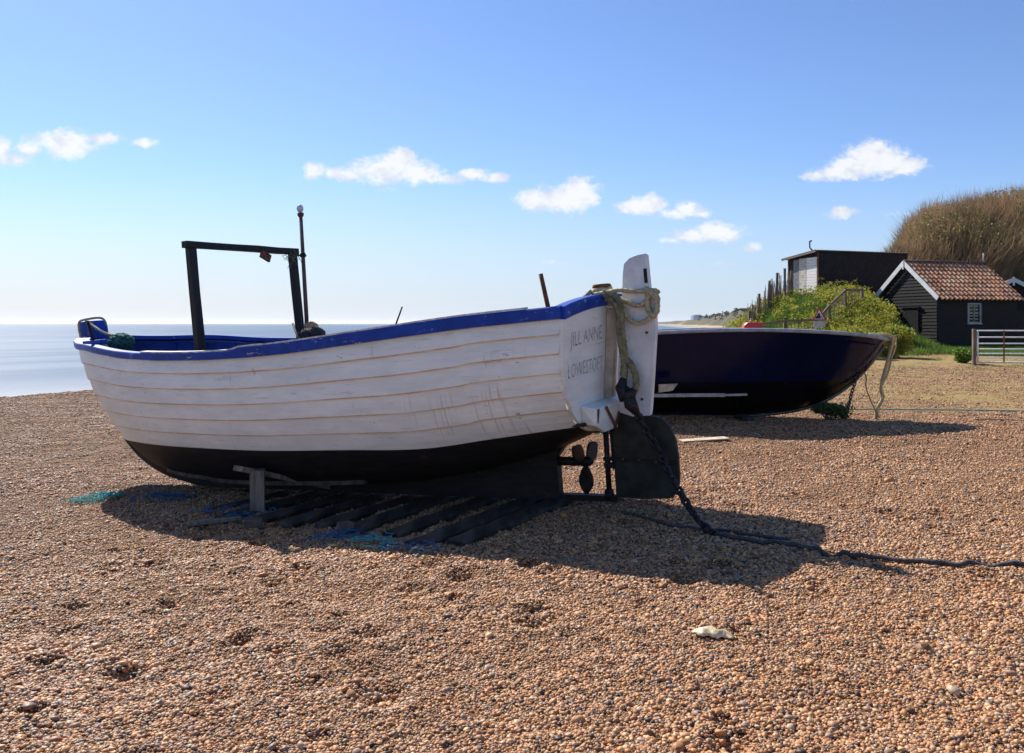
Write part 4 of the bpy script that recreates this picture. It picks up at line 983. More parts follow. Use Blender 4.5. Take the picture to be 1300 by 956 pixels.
TWIG2 = leaf_mat('dull_green_scrub', (.10, .12, .025), (.24, .22, .05), (.20, .15, .06), scale=.5, trans=.2)

def blades(x, y, h, wd, m_, name, lean=.3, dirx=0, n_seg=1, z0=None):
    n = len(x); z = (gz(x, y, False) if z0 is None else z0) - .02; az = RNG.uniform(0, 6.28, n); lx = RNG.normal(dirx, lean, n) * h; ly = RNG.normal(0, lean, n) * h
    cx = np.cos(az) * wd / 2; cy = np.sin(az) * wd / 2
    V = np.stack([np.stack([x - cx, y - cy, z], 1), np.stack([x + cx, y + cy, z], 1), np.stack([x + lx, y + ly, z + h], 1)], 1).reshape(-1, 3); i = np.arange(n) * 3
    return npmesh(name, V, np.stack([i, i + 1, i + 2], 1), m_, smooth=False)

# scrub over the green bank (one uncountable mass)
def bank_scrub():
    n = 1500; x = RNG.uniform(9.5, 20.5, n); y = RNG.uniform(31.0, 46.0, n); bh = bankh(x, y)
    keep = (bh > .22) & (RNG.random(n) < .95) & ~((x > 15.0) & (y > 44.0)) & ~((x > 18.0) & (y > 38.5)); 
    # low turf window on the slope below the shed
    turf = (x > 12.0) & (x < 15.2) & (y > 38.5) & (y < 45)
    keep &= ~(turf & (RNG.random(n) < .85)); keep &= ~((x > .445 * y) & (y < 44)); x, y = x[keep], y[keep]; P = []; S = []
    for cx, cy in zip(x, y):
        zb = g1(cx, cy); r = random.uniform(.28, .55); hh = random.uniform(.4, .95) * (1 - .25 * (cy > 40)); k = 95
        d = RNG.normal(size=(k, 3)); d /= np.linalg.norm(d, axis=1)[:, None]; q = RNG.random(k) ** .35
        p = d * q[:, None] * np.array([r, r, hh * .55]) + np.array([cx, cy, zb + hh * .45]); P.append(p); S.append(RNG.uniform(.035, .075, k))
    return np.concatenate(P), np.concatenate(S)
def bank_stalks():
    P, S = bank_scrub(); n = 700; x = RNG.uniform(10, 17, n); y = RNG.uniform(33.5, 44, n); k = (bankh(x, y) > .3) & (x < .445 * y) & ~((x < 15.3) & (y > 37.8)) & (RNG.random(n) < .55) & ~((x > 14.8) & (y > 43.5)); Q = [P]; T = [S]; mb = MB()
    for cx, cy in zip(x[k], y[k]):
        z = g1(cx, cy); h = random.uniform(.4, 1.0); tx_, ty_ = cx + random.uniform(-.12, .12), cy + random.uniform(-.12, .12); mb.tube([(cx, cy, z), (tx_, ty_, z + h)], [.012, .007], 3, cap=False)
        m_ = 22; q = RNG.normal(size=(m_, 3)) * np.array([.09, .09, .035]) + np.array([tx_, ty_, z + h]); Q.append(q); T.append(RNG.uniform(.02, .045, m_))
        q = RNG.normal(size=(12, 3)) * np.array([.12, .12, .12]) + np.array([cx, cy, z + h * .6]); Q.append(q); T.append(RNG.uniform(.03, .06, 12))
    o = mb.build('bank_stalks', GRASSM); tag(o, kind='stuff'); return np.concatenate(Q), np.concatenate(T)
P, S = bank_stalks(); o = leaf_cloud(P, S, LEAF_Y, 'bank_scrub'); tag(o, kind='stuff')
# shrubs in front of the hut's near corner: a lower darker mass
def bush_pts(cx, cy, r, h, k, zb=None):
    zb = g1(cx, cy) if zb is None else zb; nl = 9; P = []
    for q in range(nl):
        a = random.uniform(0, 6.28); rr = r * random.uniform(0, .7); c = np.array([cx + rr * math.cos(a), cy + rr * math.sin(a), zb + h * random.uniform(.25, .8)]); m_ = k // nl
        d = RNG.normal(size=(m_, 3)); d /= np.linalg.norm(d, axis=1)[:, None]; P.append(c + d * (RNG.random(m_) ** .4)[:, None] * np.array([r * .45, r * .45, h * .28]))
    return np.concatenate(P)
def shrub(name, cx, cy, r, h, k, m_, lab, sz=(.04, .08), cat='shrub', group=None):
    root = empty(name, (cx, cy, g1(cx, cy))); P = bush_pts(cx, cy, r, h, k) - np.array([cx, cy, g1(cx, cy)])
    o = leaf_cloud(P, RNG.uniform(*sz, len(P)), m_, 'foliage'); o.parent = root; mb = MB()
    for q in range(9):
        a = random.uniform(0, 6.28); mb.tube([(0, 0, -.05), (r * .25 * math.cos(a), r * .25 * math.sin(a), h * .35), (r * .5 * math.cos(a), r * .5 * math.sin(a), h * .75)], [.02 * r + .005, .012 * r + .004, .004], 5)
    mb.build('stems', WOOD_GY, root); tag(root, lab, cat, group); return root
shrub('shrub', 14.9, 33.7, 1.05, 1.35, 4600, LEAF_Y, 'big yellow-green shrub spilling down in front of the black hut door corner')
shrub('shrub', 13.2, 33.4, 1.2, 1.3, 4200, LEAF_Y, 'yellow-green shrub behind the bow of the navy boat, left of the biggest one')
shrub('shrub', 16.5, 36.4, .6, .7, 1800, LEAF_G, 'darker green shrub against the foot of the black hut gable')
shrub('shrub', 16.15, 30.3, .55, .55, 1500, LEAF_G, 'small round green shrub at the post of the metal gate')
shrub('weed_clump', 5.3, 14.2, .50, .28, 1500, mat('dark_weed_leaves', (.04, .08, .02), .6), 'dark leafy weed growing under the bow of the navy boat', (.02, .04), 'weed')
# fresh grass
def grass_patch():
    n = 52000; x = RNG.uniform(11.5, 24, n); y = RNG.uniform(33.0, 41.0, n); lim = 33.4 + (x - 14) * .22 + 1.2 * vnoise(x, y, .7)
    k = (y > lim + 0.0) & (y < lim + 5.5) & (RNG.random(n) < .9); x, y = x[k], y[k]
    n2 = 42000; x2 = RNG.uniform(11.2, 15.8, n2); y2 = RNG.uniform(38, 45, n2); k2 = ~((x2 > 15.0) & (y2 > 44.3)); x2, y2 = x2[k2], y2[k2]
    n3 = 16000; x3 = RNG.uniform(9, 24, n3); y3 = RNG.uniform(27, 34.5, n3); k3 = vnoise(x3, y3, .45, 4, 4) + .5 * vnoise(x3, y3, 1.7) > .14; x3, y3 = x3[k3], y3[k3]
    X = np.concatenate([x, x2, x3]); Y = np.concatenate([y, y2, y3]); H = np.concatenate([RNG.uniform(.10, .34, len(x)), RNG.uniform(.1, .3, len(x2)), RNG.uniform(.02, .06, len(x3))])
    o = blades(X, Y, H, .028, GRASSM, 'grass'); tag(o, kind='stuff')
grass_patch()
def turf():
    n = 60000; x = RNG.uniform(3, 17, n); y = RNG.uniform(15.5, 30, n); v = vnoise(x * .35, y * 1.6, .45, 2, 8) + .6 * vnoise(x, y, 1.3)
    k = (v > .12) & (np.abs(x) < y * .66); x, y = x[k], y[k]; o = blades(x, y, RNG.uniform(.015, .05, len(x)), .012, leaf_mat('short_dry_turf', (.17, .17, .055), (.33, .28, .13), (.2, .22, .06)), 'turf', .6); tag(o, kind='stuff')
turf()
# bare brown scrub on the hill (one mass)
def hill_scrub():
    nc = 1300; cx = RNG.uniform(19.2, 44, nc); cy = RNG.uniform(47.0, 66, nc); hb = bankh(cx, cy)
    k = (cx < cy * .69) & (cx > .418 * cy) & ((cy > 49.5) | (hb > 1.2)) & ~((cy < 48.5) & (cx < 24)); cx, cy = cx[k], cy[k]; nc = len(cx)
    m0 = 105; R_ = RNG.uniform(.6, 1.85, nc) * (.55 + .45 * sm((cx - .41 * cy) / 2.5)); lean = vnoise(cx, cy, .3, 4, 9) * .9 + .12
    rep = lambda a: np.repeat(a, m0); x0 = rep(cx) + RNG.normal(0, .30, nc * m0); y0 = rep(cy) + RNG.normal(0, .25, nc * m0)
    th = np.abs(RNG.normal(0, .70, nc * m0)); ph = RNG.uniform(0, 6.28, nc * m0); L = rep(R_) * RNG.uniform(.55, 1.35, nc * m0)
    dx = np.sin(th) * np.cos(ph) + rep(lean); dy = np.sin(th) * np.sin(ph); dz = np.cos(th)
    z0 = gz(x0, y0, False) + L * .12; wd = RNG.uniform(.016, .045, nc * m0); a2 = RNG.uniform(0, 3.14, nc * m0); ux = np.cos(a2) * wd; uy = np.sin(a2) * wd * .4
    A_ = np.stack([x0 - ux, y0 - uy, z0], 1); B2 = np.stack([x0 + ux, y0 + uy, z0], 1); C_ = np.stack([x0 + dx * L, y0 + dy * L, z0 + dz * L], 1)
    V = np.stack([A_, B2, C_], 1).reshape(-1, 3); i_ = np.arange(nc * m0) * 3
    o = npmesh('hill_scrub', V, np.stack([i_, i_ + 1, i_ + 2], 1), TWIG, smooth=False); tag(o, kind='stuff')
    m = 60000; x = RNG.uniform(21.5, 46, m); y = RNG.uniform(46, 66, m); g_ = vnoise(x, y, .22, 8, 2) + .5 * vnoise(x, y, .8); k = (g_ > .12) & (x < y * .7) & (x > .43 * y) & (y > 50); x, y = x[k], y[k]
    P = np.stack([x, y, gz(x, y, False) + RNG.uniform(.1, 2.0, len(x)) * sm((x - 20.6) / 3)], 1); o = leaf_cloud(P, RNG.uniform(.05, .12, len(x)), TWIG2, 'hill_leaves'); tag(o, kind='stuff')
hill_scrub()
# one wind-bent bare bush standing at the hill's left edge
def bare_bush(x, y, h, lab):
    z = g1(x, y); root = empty('bare_bush', (x, y, z)); tag(root, lab, 'bush'); mb = MB(); tw = MB()
    def grow(p, d, L, r, lev):
        q = p + d * L; m_ = p.lerp(q, .5) + Vector([random.uniform(-.05, .05) * L for _ in range(3)]); (mb if lev < 2 else tw).tube([p, m_, q], [r, r * .8, r * .6], 5)
        if lev < 5:
            for k in range(random.choice([2, 3, 3])):
                nd = (d + Vector((random.uniform(-.6, .75), random.uniform(-.6, .6), random.uniform(-.25, .5)))).normalized(); grow(q, nd, L * random.uniform(.6, .85), r * .6, lev + 1)
    for k in range(5): grow(Vector((random.uniform(-.2, .2), random.uniform(-.2, .2), -.05)), Vector((random.uniform(-.3, .6), random.uniform(-.3, .3), 1)).normalized(), h * .30, .045, 0)
    mb.build('trunk', TWIG, root); tw.build('twigs', TWIG, root)
bare_bush(24.3, 54.0, 2.4, 'dark bare bush with spiky twigs standing at the left edge of the brown hill')
bare_bush(22.9, 49.5, 2.0, 'bare bush growing between the upper shed and the tiled hut roof')

# ------------------------------------------------------------------ tiled black hut
HC = Vector((20.0, 40.0, 0)); HG = Vector((-.292, .956, 0)); HS = Vector((.956, .292, 0))    # gable direction, long side direction
hz0 = g1(20, 40) - .0; HW, HLn, HE, HAP = 4.0, 4.75, 2.62, 1.64
hut = empty('tiled_hut', (HC.x, HC.y, hz0), (0, 0, math.atan2(HS.y, HS.x)))
# local: x along the long side, y back along the gable
tag(hut, 'black weatherboarded hut with orange pantile roof and white bargeboards', 'hut')
TAR = mat('black_weatherboard', (.014, .0125, .012), .7, var=.35, vscale=5, bump=.4, bscale=30, stretch=(1, 1, 4), spec=.2)
def boards(mb, p0, dx, width_at, z0, z1, nrm, step=.155):
    """lapped horizontal boards; width_at(z) -> (a, b) along dx"""
    z = z0
    while z < z1 - .01:
        zt = min(z + step, z1); a0, b0_ = width_at(z); a1, b1_ = width_at(zt); 
        if b1_ - a1 < .02: a1 = b1_ = (a1 + b1_) / 2
        P = lambda a, zz, o: tuple(Vector(p0) + Vector(dx) * a + Vector(nrm) * o + Vector((0, 0, zz)))
        j = random.uniform(-.004, .004)
        mb.add([P(a0, z, .034 + j), P(b0_, z, .034 + j), P(b1_, zt, .012), P(a1, zt, .012), P(a0, z, 0), P(b0_, z, 0)], [(0, 1, 2, 3), (4, 5, 1, 0)]); z = zt
def hut_walls(root, W, L, E, AP, m_, door=None, step=.155):
    mb = MB()
    mb.add([(0, 0, 0), (L, 0, 0), (L, W, 0), (0, W, 0), (0, 0, E), (L, 0, E), (L, W, E), (0, W, E), (0, W / 2, E + AP), (L, W / 2, E + AP)],
           [(0, 1, 5, 4), (1, 2, 6, 9, 5), (2, 3, 7, 6), (3, 0, 4, 8, 7)])
    boards(mb, (0, 0, 0), (1, 0, 0), lambda z: (0, L), 0, E, (0, -1, 0), step)
    gw = lambda z: (0, W) if z <= E else ((z - E) / AP * W / 2, W - (z - E) / AP * W / 2)
    boards(mb, (0, 0, 0), (0, 1, 0), gw, 0, E + AP - .05, (-1, 0, 0), step)
    mb.beam((-.03, -.03, 0), (-.03, -.03, E), .05, .05)
    mb.build('weatherboard_walls', m_, root)
hut_walls(hut, HW, HLn, HE, HAP, TAR)
mb = MB(); mb.box((-.055, 1.62, 1.02), (.05, 1.02, 2.04)); 
for k in range(6): mb.box((-.085, 1.20 + k * .168, 1.02), (.012, .155, 2.0))
dr = mb.build('door', mat('black_door_paint', (.016, .016, .017), .5, var=.3, vscale=5), hut)
mb = MB(); mb.box((-.09, 1.62, 2.10), (.09, 1.25, .07)); mb.beam((-.07, 1.06, 0), (-.07, 1.06, 2.06), .06, .05); mb.beam((-.07, 2.18, 0), (-.07, 2.18, 2.06), .06, .05); mb.build('door_frame', TAR, hut)
mb = MB(); mb.box((-.16, 2.05, 1.05), (.02, .035, .42)); mb.box((-.16, 1.88, 1.20), (.02, .13, .14)); mb.build('door_bolt', mat('galvanised_steel', (.42, .44, .46), .4, metal=.6, var=.2, vscale=9), hut)
# window on the long side
wn = empty('window', (2.12, -.05, 1.78)); wn.parent = hut
WP = mat('window_white_paint', (.34, .34, .34), .6, var=.3, vscale=8)
mb = MB(); 
for (x, z, a, b) in ((-.36, 0, .07, .98), (.36, 0, .07, .98), (0, .46, .79, .07), (0, -.46, .79, .08)): mb.box((x, 0, z), (a, .07, b))
mb.box((0, -.02, -.50), (.86, .12, .04)); mb.build('frame', WP, wn)
mb = MB(); mb.box((0, .012, 0), (.022, .03, .86)); mb.box((0, .014, .0), (.66, .03, .022)); mb.build('glazing_bars', WP, wn)
mb = MB(); mb.box((0, .03, 0), (.66, .008, .86)); mb.build('pane', mat('dark_glass', (.02, .025, .03), .06, spec=.8), wn)
# roof
def pantile_roof(root, W, L, E, AP, m_, over=.12, eo=.22, tile=.27, row=.33, m_under=None):
    rf = empty('roof', (0, 0, 0)); rf.parent = root
    sl = math.hypot(W / 2, AP)
    for side in (0, 1):
        mb = MB(); nx = int((L + 2 * over) / tile) * 8; rows = int((sl + eo) / row) + 1
        xs = np.linspace(-over, L + over, nx + 1); V = []; F = []; MI = []
        ridge = Vector((0, W / 2, E + AP + .05)); d = Vector((0, (-1 if side == 0 else 1) * W / 2, -AP)).normalized(); up = Vector((0, d.z * (1 if side == 0 else -1), -d.y * (1 if side == 0 else -1)))
        if up.z < 0: up = -up
        for r_ in range(rows):
            t0 = r_ * row - .0; t1 = t0 + row + .04
            base = len(V)
            for (t, lift) in ((t0, .0), (t1, .055), (t1, .022)):
                for i, x in enumerate(xs):
                    ph = (x % tile) / tile * 2 * PI; wv = .045 * math.sin(ph) + .018 * math.sin(2 * ph)
                    cidx = int(x / tile) + 100; jt = (_tab[cidx & 255, (r_ * 7 + side * 50) & 255] - .5)
                    p = ridge + d * (t + jt * .022) + up * (lift + wv + .02 + jt * .016); V.append((x, p.y, p.z))
            n1 = len(xs)
            for i in range(n1 - 1):
                F.append((base + i, base + n1 + i, base + n1 + i + 1, base + i + 1)); F.append((base + n1 + i, base + 2 * n1 + i, base + 2 * n1 + i + 1, base + n1 + i + 1)); MI += [0, 0]
        mb.add(V, F, 0, False); mb.build('roof_tiles', m_, rf)
    mb = MB(); mb.tube([(-over, W / 2, E + AP + .08), (L + over, W / 2, E + AP + .08)], .10, 12); mb.build('ridge_tiles', mat('dark_ridge_tiles', (.10, .06, .05), .8, var=.4, vscale=4, bump=.3), rf)
    for side in (0, 1):
        y0 = -eo * .8 if side == 0 else W + eo * .8; mb = MB(); mb.beam((-over, y0 * .9, E - .12), (L + over, y0 * .9, E - .12), .06, .06); mb.build('eaves_board', TAR, rf)
    return rf
def tile_fn(n, b, co):
    g = n.mapping(co, (1 / .27, 2.9, 2.9)); fl = n.new('ShaderNodeVectorMath', operation='FLOOR'); n.l.new(g, fl.inputs[0]); wn_ = n.new('ShaderNodeTexWhiteNoise'); n.l.new(fl.outputs[0], wn_.inputs[0])
    c = n.ramp(wn_.outputs['Value'], [(0, (.26, .11, .06)), (.3, (.50, .22, .11)), (.55, (.64, .33, .17)), (.75, (.40, .24, .17)), (.9, (.70, .26, .11)), (1, (.56, .44, .30))])
    l = n.ss(n.noise(co, 6, 5, .75), .45, .72); c = n.mix(n.math('MULTIPLY', l, .55), c, (.30, .27, .20)); dk = n.ss(n.noise(co, 2.5, 4, .7), .55, .7); c = n.mix(n.math('MULTIPLY', dk, .5), c, (.09, .07, .06))
    n.put(b.inputs['Base Color'], c); n.put(b.inputs['Normal'], n.bump(n.noise(co, 40, 3), .4, .01))
TILE = mat('orange_pantiles', rough=.75, spec=.3, fn=tile_fn)
pantile_roof(hut, HW, HLn, HE, HAP, TILE)
WB = mat('white_bargeboard_paint', (.74, .73, .70), .5, var=.1, vscale=4)
def barge(root, W, L, E, AP, x, m_, eo=.26, h=.22):
    for side in (0, 1):
        mb = MB(); d = Vector((0, (-1 if side == 0 else 1) * W / 2, -AP)).normalized(); a = Vector((x, W / 2, E + AP + .02)); b = a + d * (math.hypot(W / 2, AP) + eo)
        mb.beam(a + Vector((0, 0, .0)), b, .035, h, up=(0, 0, 1)); mb.build('bargeboard', m_, root)
barge(hut, HW, HLn, HE, HAP, -.16, WB); barge(hut, HW, HLn, HE, HAP, HLn + .16, WOOD_PL, .2, .10)
mb = MB(); mb.beam((-.185, HW / 2, HE + HAP + .12), (-.185, HW / 2, HE + HAP - .30), .07, .03, up=(1, 0, 0)); mb.build('finial', WB, hut)
mb = MB(); mb.cyl((HLn + .05, HW / 2, HE + HAP), (HLn + .05, HW / 2, HE + HAP + .62), .035); mb.build('flue_pipe', mat('pale_pipe', (.40, .38, .33), .6), hut)

# second hut, mostly out of frame
h2p = Vector((25.5, 46.6, 0)); h2 = empty('second_hut', (h2p.x, h2p.y, g1(h2p.x, h2p.y)), (0, 0, R(-25)))
h2['dummy'] = 0; del h2['dummy']
tag(h2, 'black hut with white bargeboards at the right edge behind the gate', 'hut')
def face_hut(root, W, L, E, AP):
    mb = MB(); mb.add([(0, 0, 0), (W, 0, 0), (W, L, 0), (0, L, 0), (0, 0, E), (W, 0, E), (W, L, E), (0, L, E), (W / 2, 0, E + AP), (W / 2, L, E + AP)], [(0, 1, 5, 8, 4), (1, 2, 6, 5), (2, 3, 7, 9, 6), (3, 0, 4, 7)])
    gw = lambda z: (0, W) if z <= E else ((z - E) / AP * W / 2, W - (z - E) / AP * W / 2)
    boards(mb, (0, 0, 0), (1, 0, 0), gw, 0, E + AP - .05, (0, -1, 0), .17); boards(mb, (0, 0, 0), (0, 1, 0), lambda z: (0, L), 0, E, (-1, 0, 0), .17); mb.build('weatherboard_walls', TAR, root)
    for sg in (-1, 1):
        d = Vector((sg * W / 2, 0, -AP)).normalized(); a = Vector((W / 2, -.18, E + AP + .08)); mb = MB(); mb.beam(a, a + d * (math.hypot(W / 2, AP) + .3), .035, .20, up=(0, 0, 1)); mb.build('bargeboard', WB, root)
        mb = MB(); c = a + d * (math.hypot(W / 2, AP) + .25) * .5 + Vector((0, L / 2 + .18, .03)); mb.add([a + Vector((0, 0, .1)), a + d * (math.hypot(W / 2, AP) + .28) + Vector((0, 0, .1)), a + d * (math.hypot(W / 2, AP) + .28) + Vector((0, L + .3, .1)), a + Vector((0, L + .3, .1))], [(0, 1, 2, 3) if sg == 1 else (3, 2, 1, 0)]); mb.build('roof_slope', TILE, root)
    mb = MB(); mb.beam((W / 2, -.20, E + AP + .22), (W / 2, -.20, E + AP - .25), .10, .04, up=(0, 1, 0)); mb.build('finial', WB, root)
    mb = MB(); mb.box((1.9, -.06, 1.0), (1.1, .06, 2.0)); mb.build('door', MATS['black_door_paint'], root)
    mb = MB(); mb.beam((-.06, -.06, 0), (-.06, -.06, E), .12, .12); mb.build('corner_post', TAR, root)
face_hut(h2, 3.4, 4.0, 2.6, 1.0)

# ------------------------------------------------------------------ upper shed
SC = Vector((16.2, 45.0, 0)); sdx = Vector((.947, .321, 0)); shz = 3.0
shed = empty('upper_shed', (SC.x, SC.y, shz), (0, 0, math.atan2(sdx.y, sdx.x))); tag(shed, 'tarred flat-roofed shed with pale plank doors standing on top of the green bank', 'shed')
SW_, SLn = 2.45, 5.9
SHT = mat('soot_black_boards', (.014, .013, .013), .7, var=.5, vscale=4, bump=.4, bscale=20, spec=.2)
mb = MB(); mb.add([(0, 0, -.3), (SLn, 0, -.3), (SLn, SW_, -.3), (0, SW_, -.3), (0, 0, 2.42), (SLn, 0, 2.42), (SLn, SW_, 2.16), (0, SW_, 2.16)], [(0, 1, 5, 4), (1, 2, 6, 5), (2, 3, 7, 6), (3, 0, 4, 7)])
boards(mb, (0, 0, -.2), (1, 0, 0), lambda z: (0, SLn), 0, 2.60, (0, -1, 0), .19); mb.build('weatherboard_walls', SHT, shed)
def pw_fn(n, b, co):
    f = n.noise(n.mapping(co, (3, 3, 14)), 1.0, 5, .7); c = n.mix(n.ss(f, .35, .68), (.42, .37, .31), (.72, .67, .60)); n.put(b.inputs['Base Color'], c)
PWOOD = mat('silvered_planks', rough=.8, fn=pw_fn)
def pdoor(y0, y1, m_, vertical=False, name='door_panel', x=-.04):
    mb = MB()
    if vertical:
        k = max(2, int((y1 - y0) / .14)); 
        for i in range(k): a = y0 + (y1 - y0) * i / k; mb.box((x, a + (y1 - y0) / k / 2, 1.06), (.03, (y1 - y0) / k - .012, 2.08 + random.uniform(-.01, .01)))
    else:
        for i in range(14): mb.box((x - random.uniform(0, .006), (y0 + y1) / 2, .09 + i * .152), (.03, (y1 - y0) - .01, .142))
    return mb.build(name, m_, shed)
pdoor(.05, .90, mat('pale_silver_planks', (.80, .77, .72), .8, var=.15, vscale=7, stretch=(1, 1, 5))); pdoor(.92, 1.50, PWOOD, x=-.05); pdoor(1.52, 2.0, mat('grey_vertical_boards', (.20, .21, .22), .75, var=.3, vscale=5), True)
mb = MB(); mb.box((-.02, 2.2, 1.05), (.03, .36, 2.1)); mb.build('dark_gap_board', SHT, shed)
mb = MB(); mb.beam((-.04, -.03, -.1), (-.04, -.03, 2.38), .06, .06, up=(1, 0, 0)); mb.build('corner_trim', RUST, shed); mb = MB(); mb.beam((-.04, 2.44, -.1), (-.04, 2.44, 2.12), .07, .06, up=(1, 0, 0)); mb.build('corner_trim', RUST, shed)
def corr(n, b, co):
    sp = n.new('ShaderNodeSeparateXYZ'); n.l.new(co, sp.inputs[0]); n.put(b.inputs['Base Color'], n.mix(n.ss(n.noise(co, 3, 4, .7), .4, .7), (.10, .09, .08), (.20, .17, .14)))
COR = mat('corrugated_sheet', rough=.6, metal=.3, fn=corr)
V = []; F = []; xs = np.linspace(-.28, SLn + .1, 220)
for (y, z) in ((-.12, 2.50), (SW_ + .35, 2.20)):
    for x in xs: V.append((x, y, z + .018 * math.sin(x * 2 * PI / .076 * .5)))
n1 = len(xs); F = [(i, i + 1, n1 + i + 1, n1 + i) for i in range(n1 - 1)]; mb = MB(); mb.add(V, F); o = mb.build('roof_sheet', COR, shed); sd = o.modifiers.new('t', 'SOLIDIFY'); sd.thickness = .04
mb = MB(); mb.beam((-.26, -.10, 2.44), (-.26, SW_ + .30, 2.16), .04, .12); mb.build('verge_board', WOOD_GY, shed)
mb = MB(); mb.tube(spline([(-.18, .25, 2.35), (-.20, .25, 2.52), (-.30, .28, 2.62), (-.32, .28, 2.80), (-.32, .28, 3.0)], 5), .035, 8); mb.tube([(-.32, .28, 2.98), (-.20, .28, 3.0)], .04, 8); mb.build('bent_flue', IRON_DK, shed)
# concrete footing, rubble
mb = MB(); mb.box((-.1, 1.2, -.10), (.35, 2.7, .32), jit=.02); mb.build('stone_footing', mat('sandy_concrete', (.36, .27, .17), .9, var=.3, vscale=4, bump=.6, bscale=12, bdist=.03), shed, .03)
rb = empty('rubble_heap', (14.9, 45.4, 2.6)); tag(rb, 'heap of tan stones at the left foot of the upper shed', 'rubble'); random.seed(5)
for k in range(14):
    mb = MB(); mb.ball((random.uniform(-.7, .6), random.uniform(-.5, .4), random.uniform(-.2, .30)), random.uniform(.12, .26), 9, 6, 0, (1.3, 1, .7), .12); mb.build('stone', MATS['sandy_concrete'], rb)
# rusty box beside the shed
mb = MB(); mb.box((0, 0, 0), (1.15, .8, .42), jit=.01); mb.box((0, 0, .23), (1.22, .86, .05)); o = mb.build('rusty_tank', RUST, None, .015); o.location = (17.3, 43.7, 3.25); o.rotation_euler = (0, 0, R(14)); tag(o, 'rusty red metal tank lying in front of the upper shed', 'tank')
mb = MB(); mb.box((0, 0, 0), (.9, .6, .7), jit=.02); o = mb.build('stone_block', MATS['sandy_concrete'], None, .03); o.location = (17.3, 43.7, 2.72); tag(o, 'low stone block under the rusty red tank', 'block')

# ------------------------------------------------------------------ fences, sign, gate
POST = mat('grey_fence_wood', (.17, .125, .095), .85, var=.4, vscale=12, bump=.4, bscale=50, stretch=(1, 1, .2))
pal = empty('paling_fence', (12.6, 43.0, 0)); tag(pal, 'old wooden paling fence climbing the left edge of the bank towards the shed', 'fence')
fl = [(11.75, 42.2), (12.3, 42.6), (12.95, 43.0), (13.5, 43.6), (14.2, 44.3), (14.75, 45.0)]
def fpos(t):
    t *= len(fl) - 1; i = min(int(t), len(fl) - 2); f = t - i; return fl[i][0] * (1 - f) + fl[i + 1][0] * f, fl[i][1] * (1 - f) + fl[i + 1][1] * f
for k in range(96):
    x, y = fpos(k / 95); z = g1(x, y); h = random.uniform(.8, 1.45); a = random.uniform(-.10, .10); mb = MB(); x += random.uniform(-.03, .03)
    mb.beam((x - 12.6, y - 43.0, z - .1), (x - 12.6 + a, y - 43.0 + random.uniform(-.06, .06), z + h), random.uniform(.025, .045), .02, up=(0, 1, 0), taper=.55); mb.build('pale', POST, pal)
for t, h in ((0, 1.0), (.22, 1.35), (.42, 1.5), (.62, 1.55), (.8, 1.6), (1, 1.5)):
    x, y = fpos(t); z = g1(x, y); mb = MB(); mb.beam((x - 12.6, y - 43.05, z - .2), (x - 12.6 + random.uniform(-.05, .05), y - 43.05, z + h), .11, .11, up=(0, 1, 0), segs=3, jit=.006); mb.build('post', POST, pal)
for hh in (.35, .9):
    pts = [fpos(t) for t in np.linspace(0, 1, 14)]; mb = MB(); mb.tube([(x - 12.6, y - 43.0, g1(x, y) + hh) for x, y in pts], .006, 5); mb.build('wire', IRON_DK, pal)
rf_ = empty('rail_fence', (13.5, 37.0, 0)); tag(rf_, 'low post and rail fence with thin palings crossing the bank behind the warning sign', 'fence')
rp_ = [(10.9, 38.2), (12.0, 37.4), (13.2, 36.9), (14.25, 38.2), (15.5, 39.6), (16.5, 40.1)]; hts = [1.25, 1.18, 1.05, 1.15, 1.3, 1.1]
tops = []
for (x, y), h in zip(rp_, hts):
    z = g1(x, y); mb = MB(); mb.beam((x - 13.5, y - 37, z - .2), (x - 13.5, y - 37, z + h), .11, .11, up=(0, 1, 0), segs=2, jit=.004); mb.build('post', POST, rf_); tops.append((x - 13.5, y - 37 - .07, z + h - .08))
for a, b in zip(tops[:-1], tops[1:]): mb = MB(); mb.beam(a, b, .05, .09, segs=3, jit=.006); mb.build('rail', POST, rf_)
for i in range(len(tops) - 1):
    for q in range(9):
        t = (q + .5) / 9; p = Vector(tops[i]).lerp(Vector(tops[i + 1]), t); mb = MB(); mb.beam((p.x, p.y - .03, p.z - .85), (p.x + random.uniform(-.03, .03), p.y - .03, p.z + random.uniform(-.08, .10)), .025, .015, up=(0, 1, 0)); mb.build('paling', POST, rf_)
# warning sign: red-edged triangle, falling rocks pictogram, plate below
sx, sy = 13.0, 36.0; szz = g1(sx, sy); sg = empty('warning_sign', (sx, sy, szz)); tag(sg, 'red-bordered triangular falling rocks sign with a pale plate under it', 'sign')
cz = 1.92 - szz
mb = MB(); mb.cyl((0, .04, 0), (0, .04, cz + .3), .03); mb.build('pole', mat('grey_post_paint', (.30, .30, .30), .5), sg)
def tri(r, y, z0=0): return [(r * math.cos(a) , y, cz + z0 + r * math.sin(a)) for a in (R(90), R(210), R(330))]
def flat(name, pts, th, m_, y):
    mb = MB(); mb.prism([(x, y, z) for x, _, z in pts], None, (0, th, 0)); return mb.build(name, m_, sg)
flat('red_border', tri(.37, 0), .012, mat('sign_red', (.50, .02, .02), .4), 0)
flat('white_field', tri(.255, 0), .006, mat('sign_white', (.75, .75, .75), .4), -.009)
cliff = [(-.19, 0, cz - .105), (-.16, 0, cz - .03), (-.10, 0, cz + .02), (-.07, 0, cz + .10), (-.02, 0, cz + .15), (.03, 0, cz + .12), (.03, 0, cz + .03), (.06, 0, cz - .01), (.07, 0, cz - .105)]
SBK = mat('sign_black', (.01, .01, .01), .4); flat('cliff_symbol', cliff, .004, SBK, -.0145)
